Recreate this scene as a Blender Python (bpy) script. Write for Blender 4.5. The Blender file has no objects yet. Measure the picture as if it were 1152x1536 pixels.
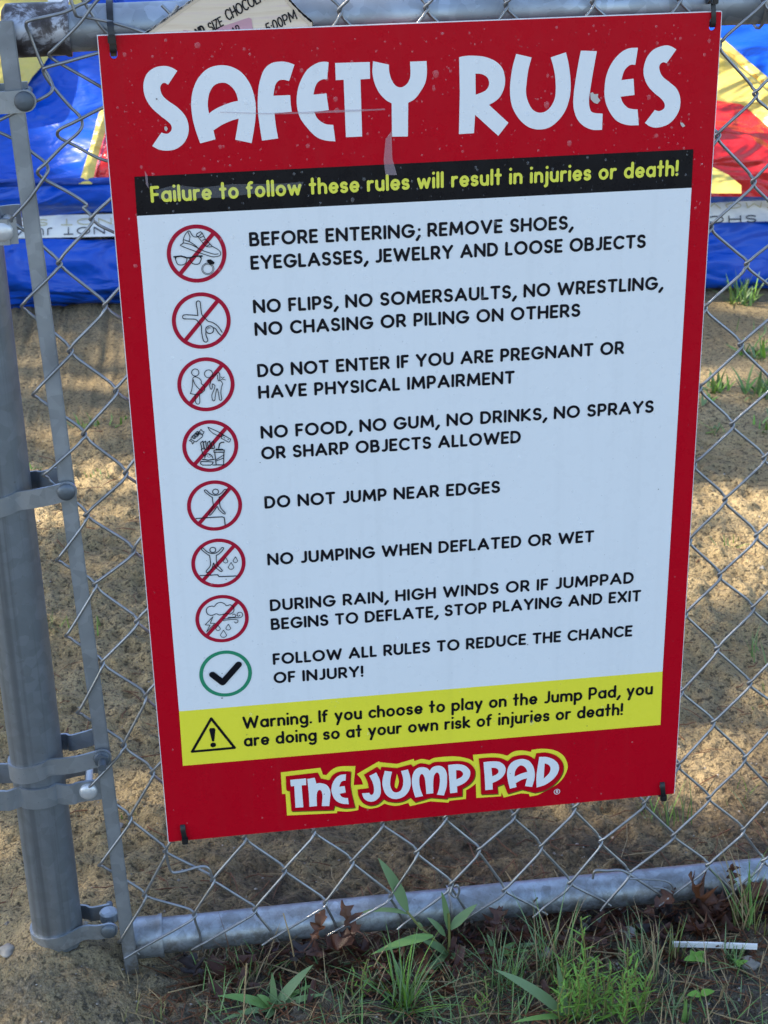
import bpy, bmesh, math, random
import numpy as np
from mathutils import Vector, Matrix
from mathutils.geometry import tessellate_polygon
R = math.radians
random.seed(7); rng = np.random.default_rng(7)
S = bpy.context.scene
COL = S.collection

# ------------------------------------------------------------------ camera
CAMP = np.array((0.05674424, -1.61685045, 1.11886443))
ROT = np.array(((0.9906148917, 0.0728587585, -0.1156448770),
                (-0.1351726602, 0.3967993159, -0.9078979319),
                (-0.0202605081, 0.9150092372, 0.4029238235)))
FPX = 2450.0
cd = bpy.data.cameras.new('camera'); cam = bpy.data.objects.new('camera', cd); COL.objects.link(cam)
M4 = Matrix.Identity(4)
for i in range(3):
    for j in range(3): M4[i][j] = ROT[i][j]
    M4[i][3] = CAMP[i]
cam.matrix_world = M4
cd.sensor_fit = 'VERTICAL'; cd.sensor_height = 24.0; cd.sensor_width = 18.0
cd.lens = FPX / 1536 * 24.0
cd.clip_start = 0.05; cd.clip_end = 500
cd.dof.use_dof = True; cd.dof.focus_distance = 1.72; cd.dof.aperture_fstop = 14
S.camera = cam

# ------------------------------------------------------------------ light
SUN_EL, SUN_AZ = 42.0, -74.0          # azimuth clockwise from +Y: the sun stands to the left, a little behind the fence
sdir = Vector((math.sin(R(SUN_AZ))*math.cos(R(SUN_EL)), math.cos(R(SUN_AZ))*math.cos(R(SUN_EL)), math.sin(R(SUN_EL))))
w = bpy.data.worlds.new("World"); S.world = w; w.use_nodes = True
nt = w.node_tree; nt.nodes.clear()
sky = nt.nodes.new('ShaderNodeTexSky'); sky.sky_type = 'NISHITA'; sky.sun_disc = False
sky.sun_elevation = R(SUN_EL); sky.sun_rotation = R(SUN_AZ); sky.air_density = 1.0; sky.dust_density = 1.0; sky.ozone_density = 1.0
bg = nt.nodes.new('ShaderNodeBackground'); bg.inputs['Strength'].default_value = 0.15
wo = nt.nodes.new('ShaderNodeOutputWorld')
nt.links.new(sky.outputs[0], bg.inputs[0]); nt.links.new(bg.outputs[0], wo.inputs[0])
sl = bpy.data.lights.new('sun', 'SUN'); sl.energy = 4.0; sl.angle = R(0.53); sl.color = (1.0, 0.90, 0.74)
so = bpy.data.objects.new('sun', sl); COL.objects.link(so)
so.rotation_euler = sdir.to_track_quat('Z', 'Y').to_euler(); so.location = (-8, 3, 9)
vs = S.view_settings; vs.view_transform = 'Standard'; vs.look = 'None'; vs.gamma = 1.0; vs.use_curve_mapping = False
vs.exposure = 1.56

# ------------------------------------------------------------------ helpers
def ray(px, py):
    return ROT @ np.array(((px-576)/FPX, -(py-768)/FPX, -1.0))
def on_y(px, py, y=0.0):
    d = ray(px, py); return CAMP + d*((y-CAMP[1])/d[1])
def on_z(px, py, z):
    d = ray(px, py); return CAMP + d*((z-CAMP[2])/d[2])
def crop(ox, oy, s):
    return lambda x, y: (ox + x/s, oy + y/s)

def tag(o, label=None, cat=None, group=None, kind=None):
    if label: o['label'] = label
    if cat: o['category'] = cat
    if group: o['group'] = group
    if kind: o['kind'] = kind
    return o
def empty(name, loc, label=None, cat=None, group=None):
    o = bpy.data.objects.new(name, None); COL.objects.link(o); o.location = loc; o.empty_display_size = 0.05
    return tag(o, label, cat, group)
class MB:
    """collects shapes, links them as one mesh object (vertices given in world space)"""
    def __init__(s): s.v = []; s.f = []; s.m = []; s.mi = 0
    def add(s, v, f):
        n = len(s.v); s.v += [tuple(p) for p in v]
        for q in f: s.f.append(tuple(i+n for i in q)); s.m.append(s.mi)
    def build(s, name, mats, parent=None, smooth=True, angle=40):
        me = bpy.data.meshes.new(name)
        off = Vector(parent_world(parent)) if parent else Vector((0, 0, 0))
        me.from_pydata([(p[0]-off.x, p[1]-off.y, p[2]-off.z) for p in s.v], [], s.f)
        if not isinstance(mats, (list, tuple)): mats = [mats]
        for m in mats: me.materials.append(m)
        if len(mats) > 1: me.polygons.foreach_set('material_index', s.m)
        if smooth:
            me.polygons.foreach_set('use_smooth', [True]*len(me.polygons))
            try: me.set_sharp_from_angle(angle=R(angle))
            except Exception: pass
        me.update()
        o = bpy.data.objects.new(name, me); COL.objects.link(o)
        if parent: o.parent = parent
        return o
def parent_world(p):
    l = Vector((0, 0, 0))
    while p: l += p.location; p = p.parent
    return l
def box(mb, c, sx, sy, sz, rot=None, bev=0.0):
    bm = bmesh.new(); bmesh.ops.create_cube(bm, size=1)
    for v in bm.verts: v.co = Vector((v.co.x*sx, v.co.y*sy, v.co.z*sz))
    if bev: bmesh.ops.bevel(bm, geom=bm.edges[:], offset=bev, segments=2, affect='EDGES')
    put(mb, bm, c, rot)
def put(mb, bm, c, rot=None):
    c = Vector(c)
    for v in bm.verts:
        if rot: v.co = rot @ v.co
        v.co += c
    bm.verts.index_update()
    mb.add([v.co[:] for v in bm.verts], [[v.index for v in f.verts] for f in bm.faces]); bm.free()
def cyl(mb, a, b, r, n=24, r2=None, bev=0.0):
    a = Vector(a); b = Vector(b); d = b-a; q = d.to_track_quat('Z', 'Y')
    r2 = r if r2 is None else r2; L = d.length
    prof = [(0, 0), (r-bev, 0), (r, bev), (r2, L-bev), (r2-bev, L), (0, L)] if bev else [(0, 0), (r, 0), (r2, L), (0, L)]
    lathe(mb, a, q, prof, n)
def lathe(mb, o, q, prof, n=24):
    v = []; f = []
    for (rr, z) in prof:
        for k in range(n):
            t = 2*math.pi*k/n; v.append(o + q @ Vector((rr*math.cos(t), rr*math.sin(t), z)))
    for i in range(len(prof)-1):
        for k in range(n):
            k2 = (k+1) % n; f.append((i*n+k, i*n+k2, (i+1)*n+k2, (i+1)*n+k))
    mb.add(v, f)
def catmull(P, n=5, closed=False):
    P = [Vector(p) for p in P]; out = []
    N = len(P)
    rng_ = range(N) if closed else range(N-1)
    for i in rng_:
        p1 = P[i]; p2 = P[(i+1) % N]
        p0 = P[i-1] if (i > 0 or closed) else p1*2-p2
        p3 = P[(i+2) % N] if (i+2 < N or closed) else p2*2-p1
        for k in range(n):
            t = k/n; t2 = t*t; t3 = t2*t
            out.append(0.5*((2*p1)+(p2-p0)*t+(2*p0-5*p1+4*p2-p3)*t2+(3*p1-p0-3*p2+p3)*t3))
    if not closed: out.append(P[-1])
    return out
def tube(mb, pts, r, n=8, cap=True):
    pts = [Vector(p) for p in pts]; N = len(pts)
    T = [(pts[min(i+1, N-1)]-pts[max(i-1, 0)]).normalized() for i in range(N)]
    u = T[0].orthogonal().normalized(); v = []; f = []
    for i in range(N):
        u = (u - T[i]*u.dot(T[i])).normalized(); b = T[i].cross(u)
        rr = r[i] if isinstance(r, (list, tuple)) else r
        for k in range(n):
            t = 2*math.pi*k/n; v.append(pts[i]+u*(rr*math.cos(t))+b*(rr*math.sin(t)))
    for i in range(N-1):
        for k in range(n):
            k2 = (k+1) % n; f.append((i*n+k, i*n+k2, (i+1)*n+k2, (i+1)*n+k))
    if cap: f.append(tuple(range(n-1, -1, -1))); f.append(tuple((N-1)*n+k for k in range(n)))
    mb.add(v, f)
def strap(mb, path, h, t):
    """flat strap on edge: plan path [(x,y)..] at z centre path[2], height h, thickness t"""
    N = len(path); v = []; f = []
    P = [Vector(p) for p in path]
    for i in range(N):
        d = (P[min(i+1, N-1)]-P[max(i-1, 0)]); n = Vector((d.y, -d.x, 0)).normalized()
        for (a, z) in ((-.5, -.5), (.5, -.5), (.5, .5), (-.5, .5)):
            v.append(P[i]+n*(a*t)+Vector((0, 0, z*h)))
    for i in range(N-1):
        for k in range(4):
            k2 = (k+1) % 4; f.append((i*4+k, i*4+k2, (i+1)*4+k2, (i+1)*4+k))
    f.append((3, 2, 1, 0)); f.append(tuple((N-1)*4+k for k in range(4)))
    mb.add(v, f)
# numpy value noise
def vnoise(x, y, s, seed):
    g = np.random.default_rng(seed).random((256, 256))
    X = x/s; Y = y/s; xi = np.floor(X).astype(int); yi = np.floor(Y).astype(int)
    fx = X-xi; fy = Y-yi; fx = fx*fx*(3-2*fx); fy = fy*fy*(3-2*fy)
    a = g[xi % 256, yi % 256]; b = g[(xi+1) % 256, yi % 256]; c = g[xi % 256, (yi+1) % 256]; d = g[(xi+1) % 256, (yi+1) % 256]
    return (a*(1-fx)+b*fx)*(1-fy)+(c*(1-fx)+d*fx)*fy - .5

# ------------------------------------------------------------------ materials
class NM:
    def __init__(s, name):
        s.m = bpy.data.materials.new(name); s.m.use_nodes = True; s.t = s.m.node_tree
        s.b = s.t.nodes['Principled BSDF']; s.co = None
    def n(s, typ, **kw):
        o = s.t.nodes.new(typ)
        for k, v in kw.items():
            if k[0] == '_': setattr(o, k[1:], v)
            else:
                o.inputs[k.replace('__', ' ')].default_value = v
        return o
    def l(s, a, b): s.t.links.new(a, b)
    def coord(s):
        if not s.co: s.co = s.n('ShaderNodeTexCoord').outputs['Object']
        return s.co
    def noise(s, scale, detail=4, rough=.55, vec=None, dist=0):
        o = s.n('ShaderNodeTexNoise', Scale=scale, Detail=detail, Roughness=rough, Distortion=dist)
        s.l(vec or s.coord(), o.inputs['Vector']); return o.outputs['Fac']
    def ramp(s, fac, stops):
        o = s.n('ShaderNodeValToRGB'); e = o.color_ramp.elements
        while len(e) < len(stops): e.new(.5)
        for i, (p, c) in enumerate(stops):
            e[i].position = p; e[i].color = (*c, 1) if len(c) == 3 else c
        s.l(fac, o.inputs[0]); return o.outputs[0]
    def mix(s, fac, a, b, mode='MIX'):
        o = s.n('ShaderNodeMix', _data_type='RGBA', _blend_type=mode)
        for k, x in ((0, fac), (6, a), (7, b)):
            if hasattr(x, 'links'): s.l(x, o.inputs[k])
            elif k == 0: o.inputs[k].default_value = x
            else: o.inputs[k].default_value = (*x, 1)
        return o.outputs[2]
    def bump(s, h, strength=.3, dist=.002, prev=None):
        o = s.n('ShaderNodeBump', Strength=strength, Distance=dist); s.l(h, o.inputs['Height'])
        if prev: s.l(prev, o.inputs['Normal'])
        s.l(o.outputs[0], s.b.inputs['Normal']); return o.outputs[0]
    def set(s, **kw):
        for k, v in kw.items():
            k = k.replace('_', ' ')
            if hasattr(v, 'links'): s.l(v, s.b.inputs[k])
            else: s.b.inputs[k].default_value = (*v, 1) if isinstance(v, tuple) and len(v) == 3 else v
        return s
def g3(x): return (x, x, x)

def printed(name, col, var=.06, rough=.28, spec=.22):
    a = NM(name); f = a.noise(7, 5, .6)
    c = a.mix(f, tuple(x*(1-var) for x in col), tuple(min(1, x*(1+var)) for x in col))
    mp = a.n('ShaderNodeMapping'); mp.inputs['Scale'].default_value = (55, 1, 1.6); a.l(a.coord(), mp.inputs[0])
    c = a.mix(a.ramp(a.noise(1.0, 4, .6, mp.outputs[0]), [(.52, g3(0)), (.74, g3(.16))]), c, tuple(x*.72+.02 for x in col))
    a.set(Base_Color=c, Roughness=a.ramp(a.noise(60, 3), [(.3, g3(rough*.8)), (.7, g3(rough*1.3))]))
    a.b.inputs['Specular IOR Level'].default_value = spec
    a.bump(a.noise(9, 2), .05, .002)
    return a.m
M_RED = printed('sign_red_vinyl', (.51, .0022, .013), .07, .28, .15)
M_WHITE = printed('sign_white_vinyl', (.80, .81, .81), .03)
M_BLACK = printed('sign_black_ink', (.008, .008, .010), .1)
M_INK = printed('lettering_black_ink', (.006, .006, .010), .1, .35)
M_YEL = printed('sign_yellow_vinyl', (.90, .80, .052), .05)
M_YELTXT = printed('lettering_yellow', (.80, .76, .09), .03)
M_RING = printed('sign_ring_red', (.42, .010, .035), .05)
M_GREEN = printed('sign_ring_green', (.03, .26, .13), .05)
M_OLIVE = printed('logo_olive_edge', (.13, .10, .02), .05)

def galv(name, base=.42, rough=.42, spangle=1.0, stain=.5, streak=0.0, tint=1.0):
    a = NM(name)
    v = a.n('ShaderNodeTexVoronoi', Scale=85.0); a.l(a.coord(), v.inputs['Vector'])
    dn = a.noise(16, 3, .5)
    sp = a.ramp(v.outputs['Color'], [(.25, tuple(base*(1-.22*spangle)*k for k in (1-.14*tint, 1.0, 1+.12*tint))), (.75, (base*(1.10-.14*tint), base*1.10, base*(1.10+.16*tint)))])
    st = a.mix(a.ramp(dn, [(.42, g3(0)), (.68, g3(stain))]), sp, (base*.52, base*.53, base*.55))
    if streak:
        mp = a.n('ShaderNodeMapping'); mp.inputs['Scale'].default_value = (1, 1, .015); a.l(a.coord(), mp.inputs[0])
        st = a.mix(a.ramp(a.noise(70, 3, .6, mp.outputs[0]), [(.36, g3(streak)), (.52, g3(0))]), st, (base*.42, base*.46, base*.50))
    dirt = a.ramp(a.noise(210, 4, .7), [(.64, g3(0)), (.74, g3(.6))])
    c = a.mix(dirt, st, (.12, .11, .10))
    sx = a.n('ShaderNodeSeparateXYZ'); a.l(a.coord(), sx.inputs[0])          # soil splashed on whatever stands close to the ground
    mr = a.n('ShaderNodeMapRange'); mr.inputs[1].default_value = .022; mr.inputs[2].default_value = .085; mr.inputs[3].default_value = 1; mr.inputs[4].default_value = 0
    a.l(sx.outputs[2], mr.inputs[0]); ml = a.n('ShaderNodeMath', _operation='MULTIPLY'); a.l(mr.outputs[0], ml.inputs[0])
    a.l(a.ramp(a.noise(70, 5, .7), [(.42, g3(.05)), (.60, g3(.9))]), ml.inputs[1])
    c = a.mix(ml.outputs[0], c, (.13, .105, .075))
    a.set(Base_Color=c, Metallic=.72, Roughness=a.ramp(dn, [(.3, g3(rough*.85)), (.7, g3(rough*1.35))]))
    a.bump(a.noise(120, 5, .6), .25, .0008)
    return a.m
M_GALV = galv('galvanised_steel', .43, .42, .9, .6, 0, .7)
M_POST = galv('galvanised_post', .265, .44, .22, .55, .6, .8)
M_BAR = galv('galvanised_bar', .36, .48, .35, .7, 0, .5)
M_WIRE = galv('galvanised_wire', .30, .30, .2, .45, 0, .1)
M_BAND = galv('galvanised_band', .38, .40, .3, .5, 0, .6)
M_BOLTW = NM('zinc_bolt').set(Base_Color=(.62, .62, .62), Metallic=.5, Roughness=.4).m
M_BOLTD = galv('dull_bolt', .16, .55, .2, .5)
def rusty():
    a = NM('worn_end_cup'); n1 = a.noise(38, 6, .65, dist=.4)
    c = a.ramp(n1, [(.40, (.035, .026, .024)), (.5, (.10, .09, .095)), (.58, (.45, .47, .52))])
    a.set(Base_Color=c, Metallic=a.ramp(n1, [(.4, g3(.1)), (.6, g3(.7))]), Roughness=.5)
    a.bump(n1, .4, .001); return a.m
M_CUP = rusty()
M_TIE = NM('black_nylon').set(Base_Color=(.012, .012, .013), Roughness=.38).m
M_TIEW = NM('clear_nylon_tip').set(Base_Color=(.6, .6, .62), Roughness=.35).m

def vinyl(name, col, rough=.33):
    a = NM(name)
    f = a.noise(3.0, 4, .5); c = a.mix(f, tuple(x*.85 for x in col), tuple(min(1, x*1.12) for x in col))
    st = a.ramp(a.noise(14, 6, .7), [(.62, g3(0)), (.80, g3(.22))])
    c = a.mix(st, c, (.35, .33, .30))
    a.set(Base_Color=c, Roughness=rough)
    a.b.inputs['Specular IOR Level'].default_value = .5
    w1 = a.n('ShaderNodeTexNoise', Scale=3.2, Detail=2.0, Roughness=.4, Distortion=1.4)
    mp = a.n('ShaderNodeMapping'); mp.inputs['Scale'].default_value = (1.0, 1.7, 2.2); mp.inputs['Rotation'].default_value = (.3, .5, .6)
    a.l(a.coord(), mp.inputs[0]); a.l(mp.outputs[0], w1.inputs['Vector'])
    b1 = a.bump(w1.outputs['Fac'], .75, .12)
    w2 = a.noise(9, 3, .5, mp.outputs[0], 1.0)
    a.bump(w2, .35, .02, b1)
    return a.m
M_VB = vinyl('blue_vinyl', (.003, .080, .56), .33)
M_VB2 = vinyl('dark_blue_vinyl', (.003, .045, .33))
M_VY = vinyl('yellow_vinyl', (.72, .56, .13))
M_VR = vinyl('red_vinyl', (.66, .022, .026), .26)
M_VW = vinyl('white_vinyl_band', (.84, .84, .82))
M_VINK = NM('faded_band_ink').set(Base_Color=(.025, .028, .04), Roughness=.5).m
M_VINKY = NM('faded_yellow_ink').set(Base_Color=(.52, .47, .27), Roughness=.5).m

def sand():
    a = NM('sandy_soil')
    big = a.noise(2.6, 4, .55); mid = a.noise(24, 5, .6); fine = a.noise(330, 4, .7); grit = a.noise(900, 2, .5)
    c = a.ramp(big, [(.32, (.44, .318, .155)), (.52, (.55, .405, .205)), (.68, (.61, .455, .24))])
    c = a.mix(a.ramp(mid, [(.36, g3(.4)), (.52, g3(0))]), c, (.32, .225, .105))
    c = a.mix(a.ramp(fine, [(.38, g3(.75)), (.48, g3(0))]), c, (.125, .092, .055))
    crumb = a.noise(120, 3, .6)
    c = a.mix(a.ramp(crumb, [(.39, g3(.9)), (.44, g3(0))]), c, (.100, .074, .040))  # hollows between crumbs darkened in the colour, standing in for their shade
    c = a.mix(a.ramp(grit, [(.63, g3(0)), (.70, g3(.7))]), c, (.56, .48, .36))
    # darker, needle-strewn soil along and in front of the fence to the right of the post
    sx = a.n('ShaderNodeSeparateXYZ'); a.l(a.coord(), sx.inputs[0])
    def rng_(o, lo, hi, inv=False):
        m = a.n('ShaderNodeMapRange'); m.inputs[1].default_value = lo; m.inputs[2].default_value = hi
        if inv: m.inputs[3].default_value = 1; m.inputs[4].default_value = 0
        a.l(o, m.inputs[0]); return m.outputs[0]
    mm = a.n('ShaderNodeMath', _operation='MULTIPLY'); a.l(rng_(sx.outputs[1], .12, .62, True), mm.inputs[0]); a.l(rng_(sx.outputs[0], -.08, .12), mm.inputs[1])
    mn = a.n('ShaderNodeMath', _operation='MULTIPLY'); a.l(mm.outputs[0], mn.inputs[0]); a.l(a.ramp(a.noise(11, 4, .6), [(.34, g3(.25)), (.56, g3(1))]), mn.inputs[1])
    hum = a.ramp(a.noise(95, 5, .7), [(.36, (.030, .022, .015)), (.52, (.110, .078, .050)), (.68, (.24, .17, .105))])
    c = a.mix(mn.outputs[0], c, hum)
    mf = a.n('ShaderNodeMath', _operation='MULTIPLY'); a.l(rng_(sx.outputs[1], -.06, .10, True), mf.inputs[0]); a.l(a.ramp(a.noise(40, 5, .65), [(.34, g3(.35)), (.62, g3(.85))]), mf.inputs[1])
    c = a.mix(mf.outputs[0], c, a.ramp(a.noise(150, 4, .7), [(.36, (.045, .038, .030)), (.52, (.15, .128, .098)), (.68, (.30, .26, .20))]))
    a.set(Base_Color=c, Roughness=.82)
    a.b.inputs['Specular IOR Level'].default_value = .3
    b = a.bump(a.noise(60, 5, .65), .9, .014)
    b = a.bump(crumb, .9, .009, b)
    b = a.bump(fine, .7, .003, b)
    return a.m
M_SAND = sand()
def leafmat(name, c1, c2, rough=.45, sc=30, trans=True):
    a = NM(name); oi = a.n('ShaderNodeObjectInfo')
    c = a.mix(a.noise(sc, 3), c1, c2)
    a.set(Base_Color=c, Roughness=rough)
    a.b.inputs['Specular IOR Level'].default_value = .4
    return a.m
M_G1 = leafmat('grass_green', (.11, .22, .050), (.19, .32, .09))
M_G2 = leafmat('grass_blue_green', (.10, .175, .062), (.18, .26, .11))
M_G3 = leafmat('grass_bright', (.12, .26, .026), (.20, .37, .05))
M_G4 = leafmat('grass_yellowing', (.13, .15, .035), (.22, .21, .07))
M_DRY = leafmat('dry_grass', (.26, .18, .085), (.40, .30, .16), .6)
M_NEED = leafmat('pine_needle_red', (.10, .035, .016), (.20, .085, .035), .6)
M_LF = leafmat('dead_leaf_brown', (.040, .015, .010), (.11, .040, .020), .45, 45)
M_LF2 = leafmat('dead_leaf_dark', (.020, .013, .012), (.060, .042, .038), .35, 60)
M_LF3 = leafmat('dead_leaf_tan', (.060, .022, .010), (.15, .055, .022), .5, 50)
M_STEMR = leafmat('stem_purple', (.07, .03, .03), (.12, .07, .04))
M_CANOPY = leafmat('canopy_leaf', (.03, .07, .018), (.06, .12, .03), .5, 2)
M_BARK = leafmat('bark', (.06, .045, .035), (.12, .095, .075), .85, 12)
def stone():
    a = NM('pebble_stone'); a.set(Base_Color=a.ramp(a.noise(40, 4), [(.3, (.16, .14, .12)), (.7, (.42, .38, .33))]), Roughness=.7); return a.m
M_STONE = stone()
M_STRAW = NM('white_plastic').set(Base_Color=(.78, .78, .76), Roughness=.35).m
def cardm():
    a = NM('woodgrain_card'); mp = a.n('ShaderNodeMapping'); mp.inputs['Rotation'].default_value = (0, R(-33), 0); mp.inputs['Scale'].default_value = (3, 3, 60)
    a.l(a.coord(), mp.inputs[0])
    c = a.ramp(a.noise(3.2, 4, .55, mp.outputs[0]), [(.3, (.68, .51, .35)), (.5, (.77, .62, .46)), (.72, (.68, .49, .46))])
    a.set(Base_Color=c, Roughness=.45); return a.m
M_CARD = cardm()
M_CARDE = NM('card_pale_border').set(Base_Color=(.62, .48, .34), Roughness=.5).m
M_PINK = NM('card_pink_patch').set(Base_Color=(.55, .29, .33), Roughness=.45).m
M_FOIL = NM('card_foil_edge').set(Base_Color=(.45, .44, .44), Roughness=.3, Metallic=.4).m
def dropm():
    a = NM('rain_drop'); a.set(Base_Color=(.95, .95, .97), Roughness=.04, Alpha=.09); return a.m  # thin whitish body stands in for the light a clear drop bends and reflects
M_DROP = dropm()
def filmm():
    m = bpy.data.materials.new('torn_clear_film'); m.use_nodes = True; t = m.node_tree; b = t.nodes['Principled BSDF']
    b.inputs['Base Color'].default_value = (.75, .75, .78, 1); b.inputs['Roughness'].default_value = .3; b.inputs['Alpha'].default_value = .10
    return m
M_FILM = filmm()
M_FILM2 = NM('torn_film_crease').set(Base_Color=(.55, .42, .46), Roughness=.3, Alpha=.38).m

# ------------------------------------------------------------------ ground
GZ = -0.203
def ground_h(x, y):
    x = np.asarray(x, float); y = np.asarray(y, float)
    h = GZ + 0*x
    h = h + .031*(1/(1+np.exp(-(y-.55)/.12)))                            # sand lies a little higher behind the fence
    d2 = ((x+.160)/.075)**2 + ((y-.03)/.11)**2
    h = h + .066*np.exp(-d2)                                             # mound at the post
    h = h + .010*np.exp(-(((x-.80)/.16)**2+((y+.06)/.07)**2))            # hummock at right
    fade = np.exp(-((np.abs(y)+np.abs(x)*.3)/14)**2)
    h = h + fade*(.012*vnoise(x, y, .30, 1) + .010*vnoise(x, y, .09, 2) + .012*vnoise(x, y, .034, 3) + .013*vnoise(x, y, .017, 4)*(.45+1.1*np.clip(vnoise(x, y, .16, 9)+.5, 0, 1)) + .006*vnoise(x, y, .0095, 5))
    return h
def gz(x, y): return float(ground_h(np.array([x]), np.array([y]))[0])
def gpt(px, py, z=GZ):
    for _ in range(4):
        p = on_z(px, py, z); z = gz(p[0], p[1])
    return Vector((p[0], p[1], z))
def axis(lo, hi, st, far):
    a = list(np.arange(lo, hi, st)); s = st; x = hi
    up = []
    while x < far: up.append(x); s *= 1.35; x += s
    s = st; x = lo-st; dn = []
    while x > -far: dn.append(x); s *= 1.35; x -= s
    return np.array(dn[::-1]+a+up)
gx = axis(-.45, 1.15, .0045, 90); gy = axis(-.32, 1.7, .0050, 90)
GX, GY = np.meshgrid(gx, gy, indexing='ij'); GH = ground_h(GX, GY)
nx, ny = len(gx), len(gy)
gv = np.stack([GX, GY, GH], -1).reshape(-1, 3)
ii = np.arange(nx*ny).reshape(nx, ny)
gf = np.stack([ii[:-1, :-1], ii[1:, :-1], ii[1:, 1:], ii[:-1, 1:]], -1).reshape(-1, 4)
me = bpy.data.meshes.new('ground'); me.vertices.add(len(gv)); me.vertices.foreach_set('co', gv.ravel())
me.loops.add(gf.size); me.loops.foreach_set('vertex_index', gf.ravel().astype(np.int32))
me.polygons.add(len(gf)); me.polygons.foreach_set('loop_start', np.arange(0, gf.size, 4, dtype=np.int32))
me.update(calc_edges=True); me.polygons.foreach_set('use_smooth', [True]*len(gf)); me.materials.append(M_SAND)
go = bpy.data.objects.new('ground', me); COL.objects.link(go); tag(go, 'damp sandy soil strewn with needles and grit', kind='structure')

# ------------------------------------------------------------------ chain link fence
FY = .040                                 # axis of post and rails
fence = empty('chain_link_fence', (-.1435, FY, GZ), 'galvanised chain link fence panel with round post and rails carrying the safety sign', 'fence')
mb = MB(); cyl(mb, (-.1435, FY, -.40), (-.1435, FY, 1.06), .030, 48); mb.build('post', M_POST, fence)
mb = MB(); lathe(mb, Vector((-.1435, FY, 1.06)), Vector((0, 0, 1)).to_track_quat('Z', 'Y'), [(.032, -.03), (.033, 0), (.030, .018), (.018, .032), (0, .036)], 32); mb.build('post_cap', M_GALV, fence)
RZT, RZB, RR = .917, -.1635, .0235
def rail(zl, zr, name, mat, x0=-.03, x1=2.6, yl=FY):
    mb = MB(); pts = []
    for i in range(40):
        x = x0+(x1-x0)*i/39; pts.append((x, yl, zl+(zr-zl)*(x-x0)/(x1-x0)+.001*math.sin(x*5)))
    tube(mb, pts, RR-.0015, 40); return mb.build(name, mat, fence)
rail(RZT, RZT+.002, 'top_rail', M_GALV)
rail(RZB, RZB-.004, 'bottom_rail', M_GALV)
def cup(zc, mat, xa, xb, name='rail_end_cup'):
    mb = MB(); q = Vector((1, 0, 0)).to_track_quat('Z', 'Y'); L = xb-xa
    lathe(mb, Vector((xa, FY, zc)), q, [(0, 0), (RR-.004, 0), (RR+.0015, .004), (RR+.002, .010), (RR+.0015, L-.006), (RR+.003, L-.004), (RR+.003, L), (RR-.002, L), (RR-.002, L-.01)], 40)
    return mb.build(name, mat, fence)
cup(RZT, M_CUP, -.090, -.027)
cupb = cup(RZB, M_GALV, -.068, -.018)
# second post far to the right (out of frame), so the panel ends on something
mb = MB(); cyl(mb, (2.63, FY, -.40), (2.63, FY, 1.06), .030, 32); mb.build('post', M_POST, fence)

# bands round the post
def band(z, xend, bolt_mat, boltx, nut=False, head=.0095, hgt=.021, name='tension_band', front_y=None, tilt=0.0, back=True, slope=.24):
    mb = MB(); cx, cy, r = -.1435, FY, .0315
    path = []
    yf = FY-.012 if front_y is None else front_y
    path.append((xend, yf, z+tilt))
    path.append((boltx-.004, yf, z+tilt)); path.append((min(boltx-.014, cx+.052), yf+.001, z+tilt*.8)); path.append((cx+.033, yf+.006, z+tilt*.45))
    for k in range(15):
        a = R(-58 - k*(244/14.0)); path.append((cx+r*math.cos(a), cy+r*math.sin(a), z))
    path = [Vector(p) for p in path]
    if back:
        path += [Vector((cx+.034, FY+.020, z)), Vector((cx+.042, FY+.013, z)), Vector((xend, FY+.012, z))]
    for p in path: p.z = z-slope*(boltx-p.x)
    P = catmull(path, 4)
    strap(mb, P, hgt, .0028)
    cyl(mb, (xend, yf-.0014, z+tilt), (xend, yf+.0014, z+tilt), hgt/2, 20)
    o = mb.build(name, M_BAND, fence, angle=50)
    mb = MB()
    y = yf-.0014
    lathe(mb, Vector((boltx, y, z+tilt)), Vector((0, -1, 0)).to_track_quat('Z', 'Y'), [(head, 0), (head, .002), (head*.9, .0036), (head*.55, .0048), (0, .0052)], 24)
    cyl(mb, (boltx, y, z+tilt), (boltx, FY+.026, z+tilt), .0042, 12)
    if nut:
        q = Vector((0, 0, 1))
        bm = bmesh.new(); bmesh.ops.create_cone(bm, cap_ends=True, segments=6, radius1=.0085, radius2=.0085, depth=.007)
        put(mb, bm, (boltx, y-.004, z+tilt), Matrix.Rotation(R(90), 3, 'X'))
        cyl(mb, (boltx, y-.004, z+tilt), (boltx+.001, y-.022, z+tilt), .0045, 14)
    mb.build('bolt', bolt_mat, o)
    return o
bfy = FY-.037
z1 = on_y(103, 737, .0)[2]
b1 = band(z1, -.0735, M_BOLTD, -.0745, front_y=.001)
z2 = on_y(30, 152, .0)[2]
b2 = band(z2, -.0735, M_BOLTD, -.0745, front_y=.001, slope=.05)
z3 = on_y(150, 1137, .0)[2]
b3 = band(z3, -.0660, M_BOLTD, -.0665, nut=True, front_y=.001)
z4 = on_y(145, 1407, .0)[2]
b4 = band(z4-.001, -.080, M_BOLTD, -.081, front_y=.014, tilt=.0, hgt=.020, name='brace_band', slope=.15)
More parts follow.
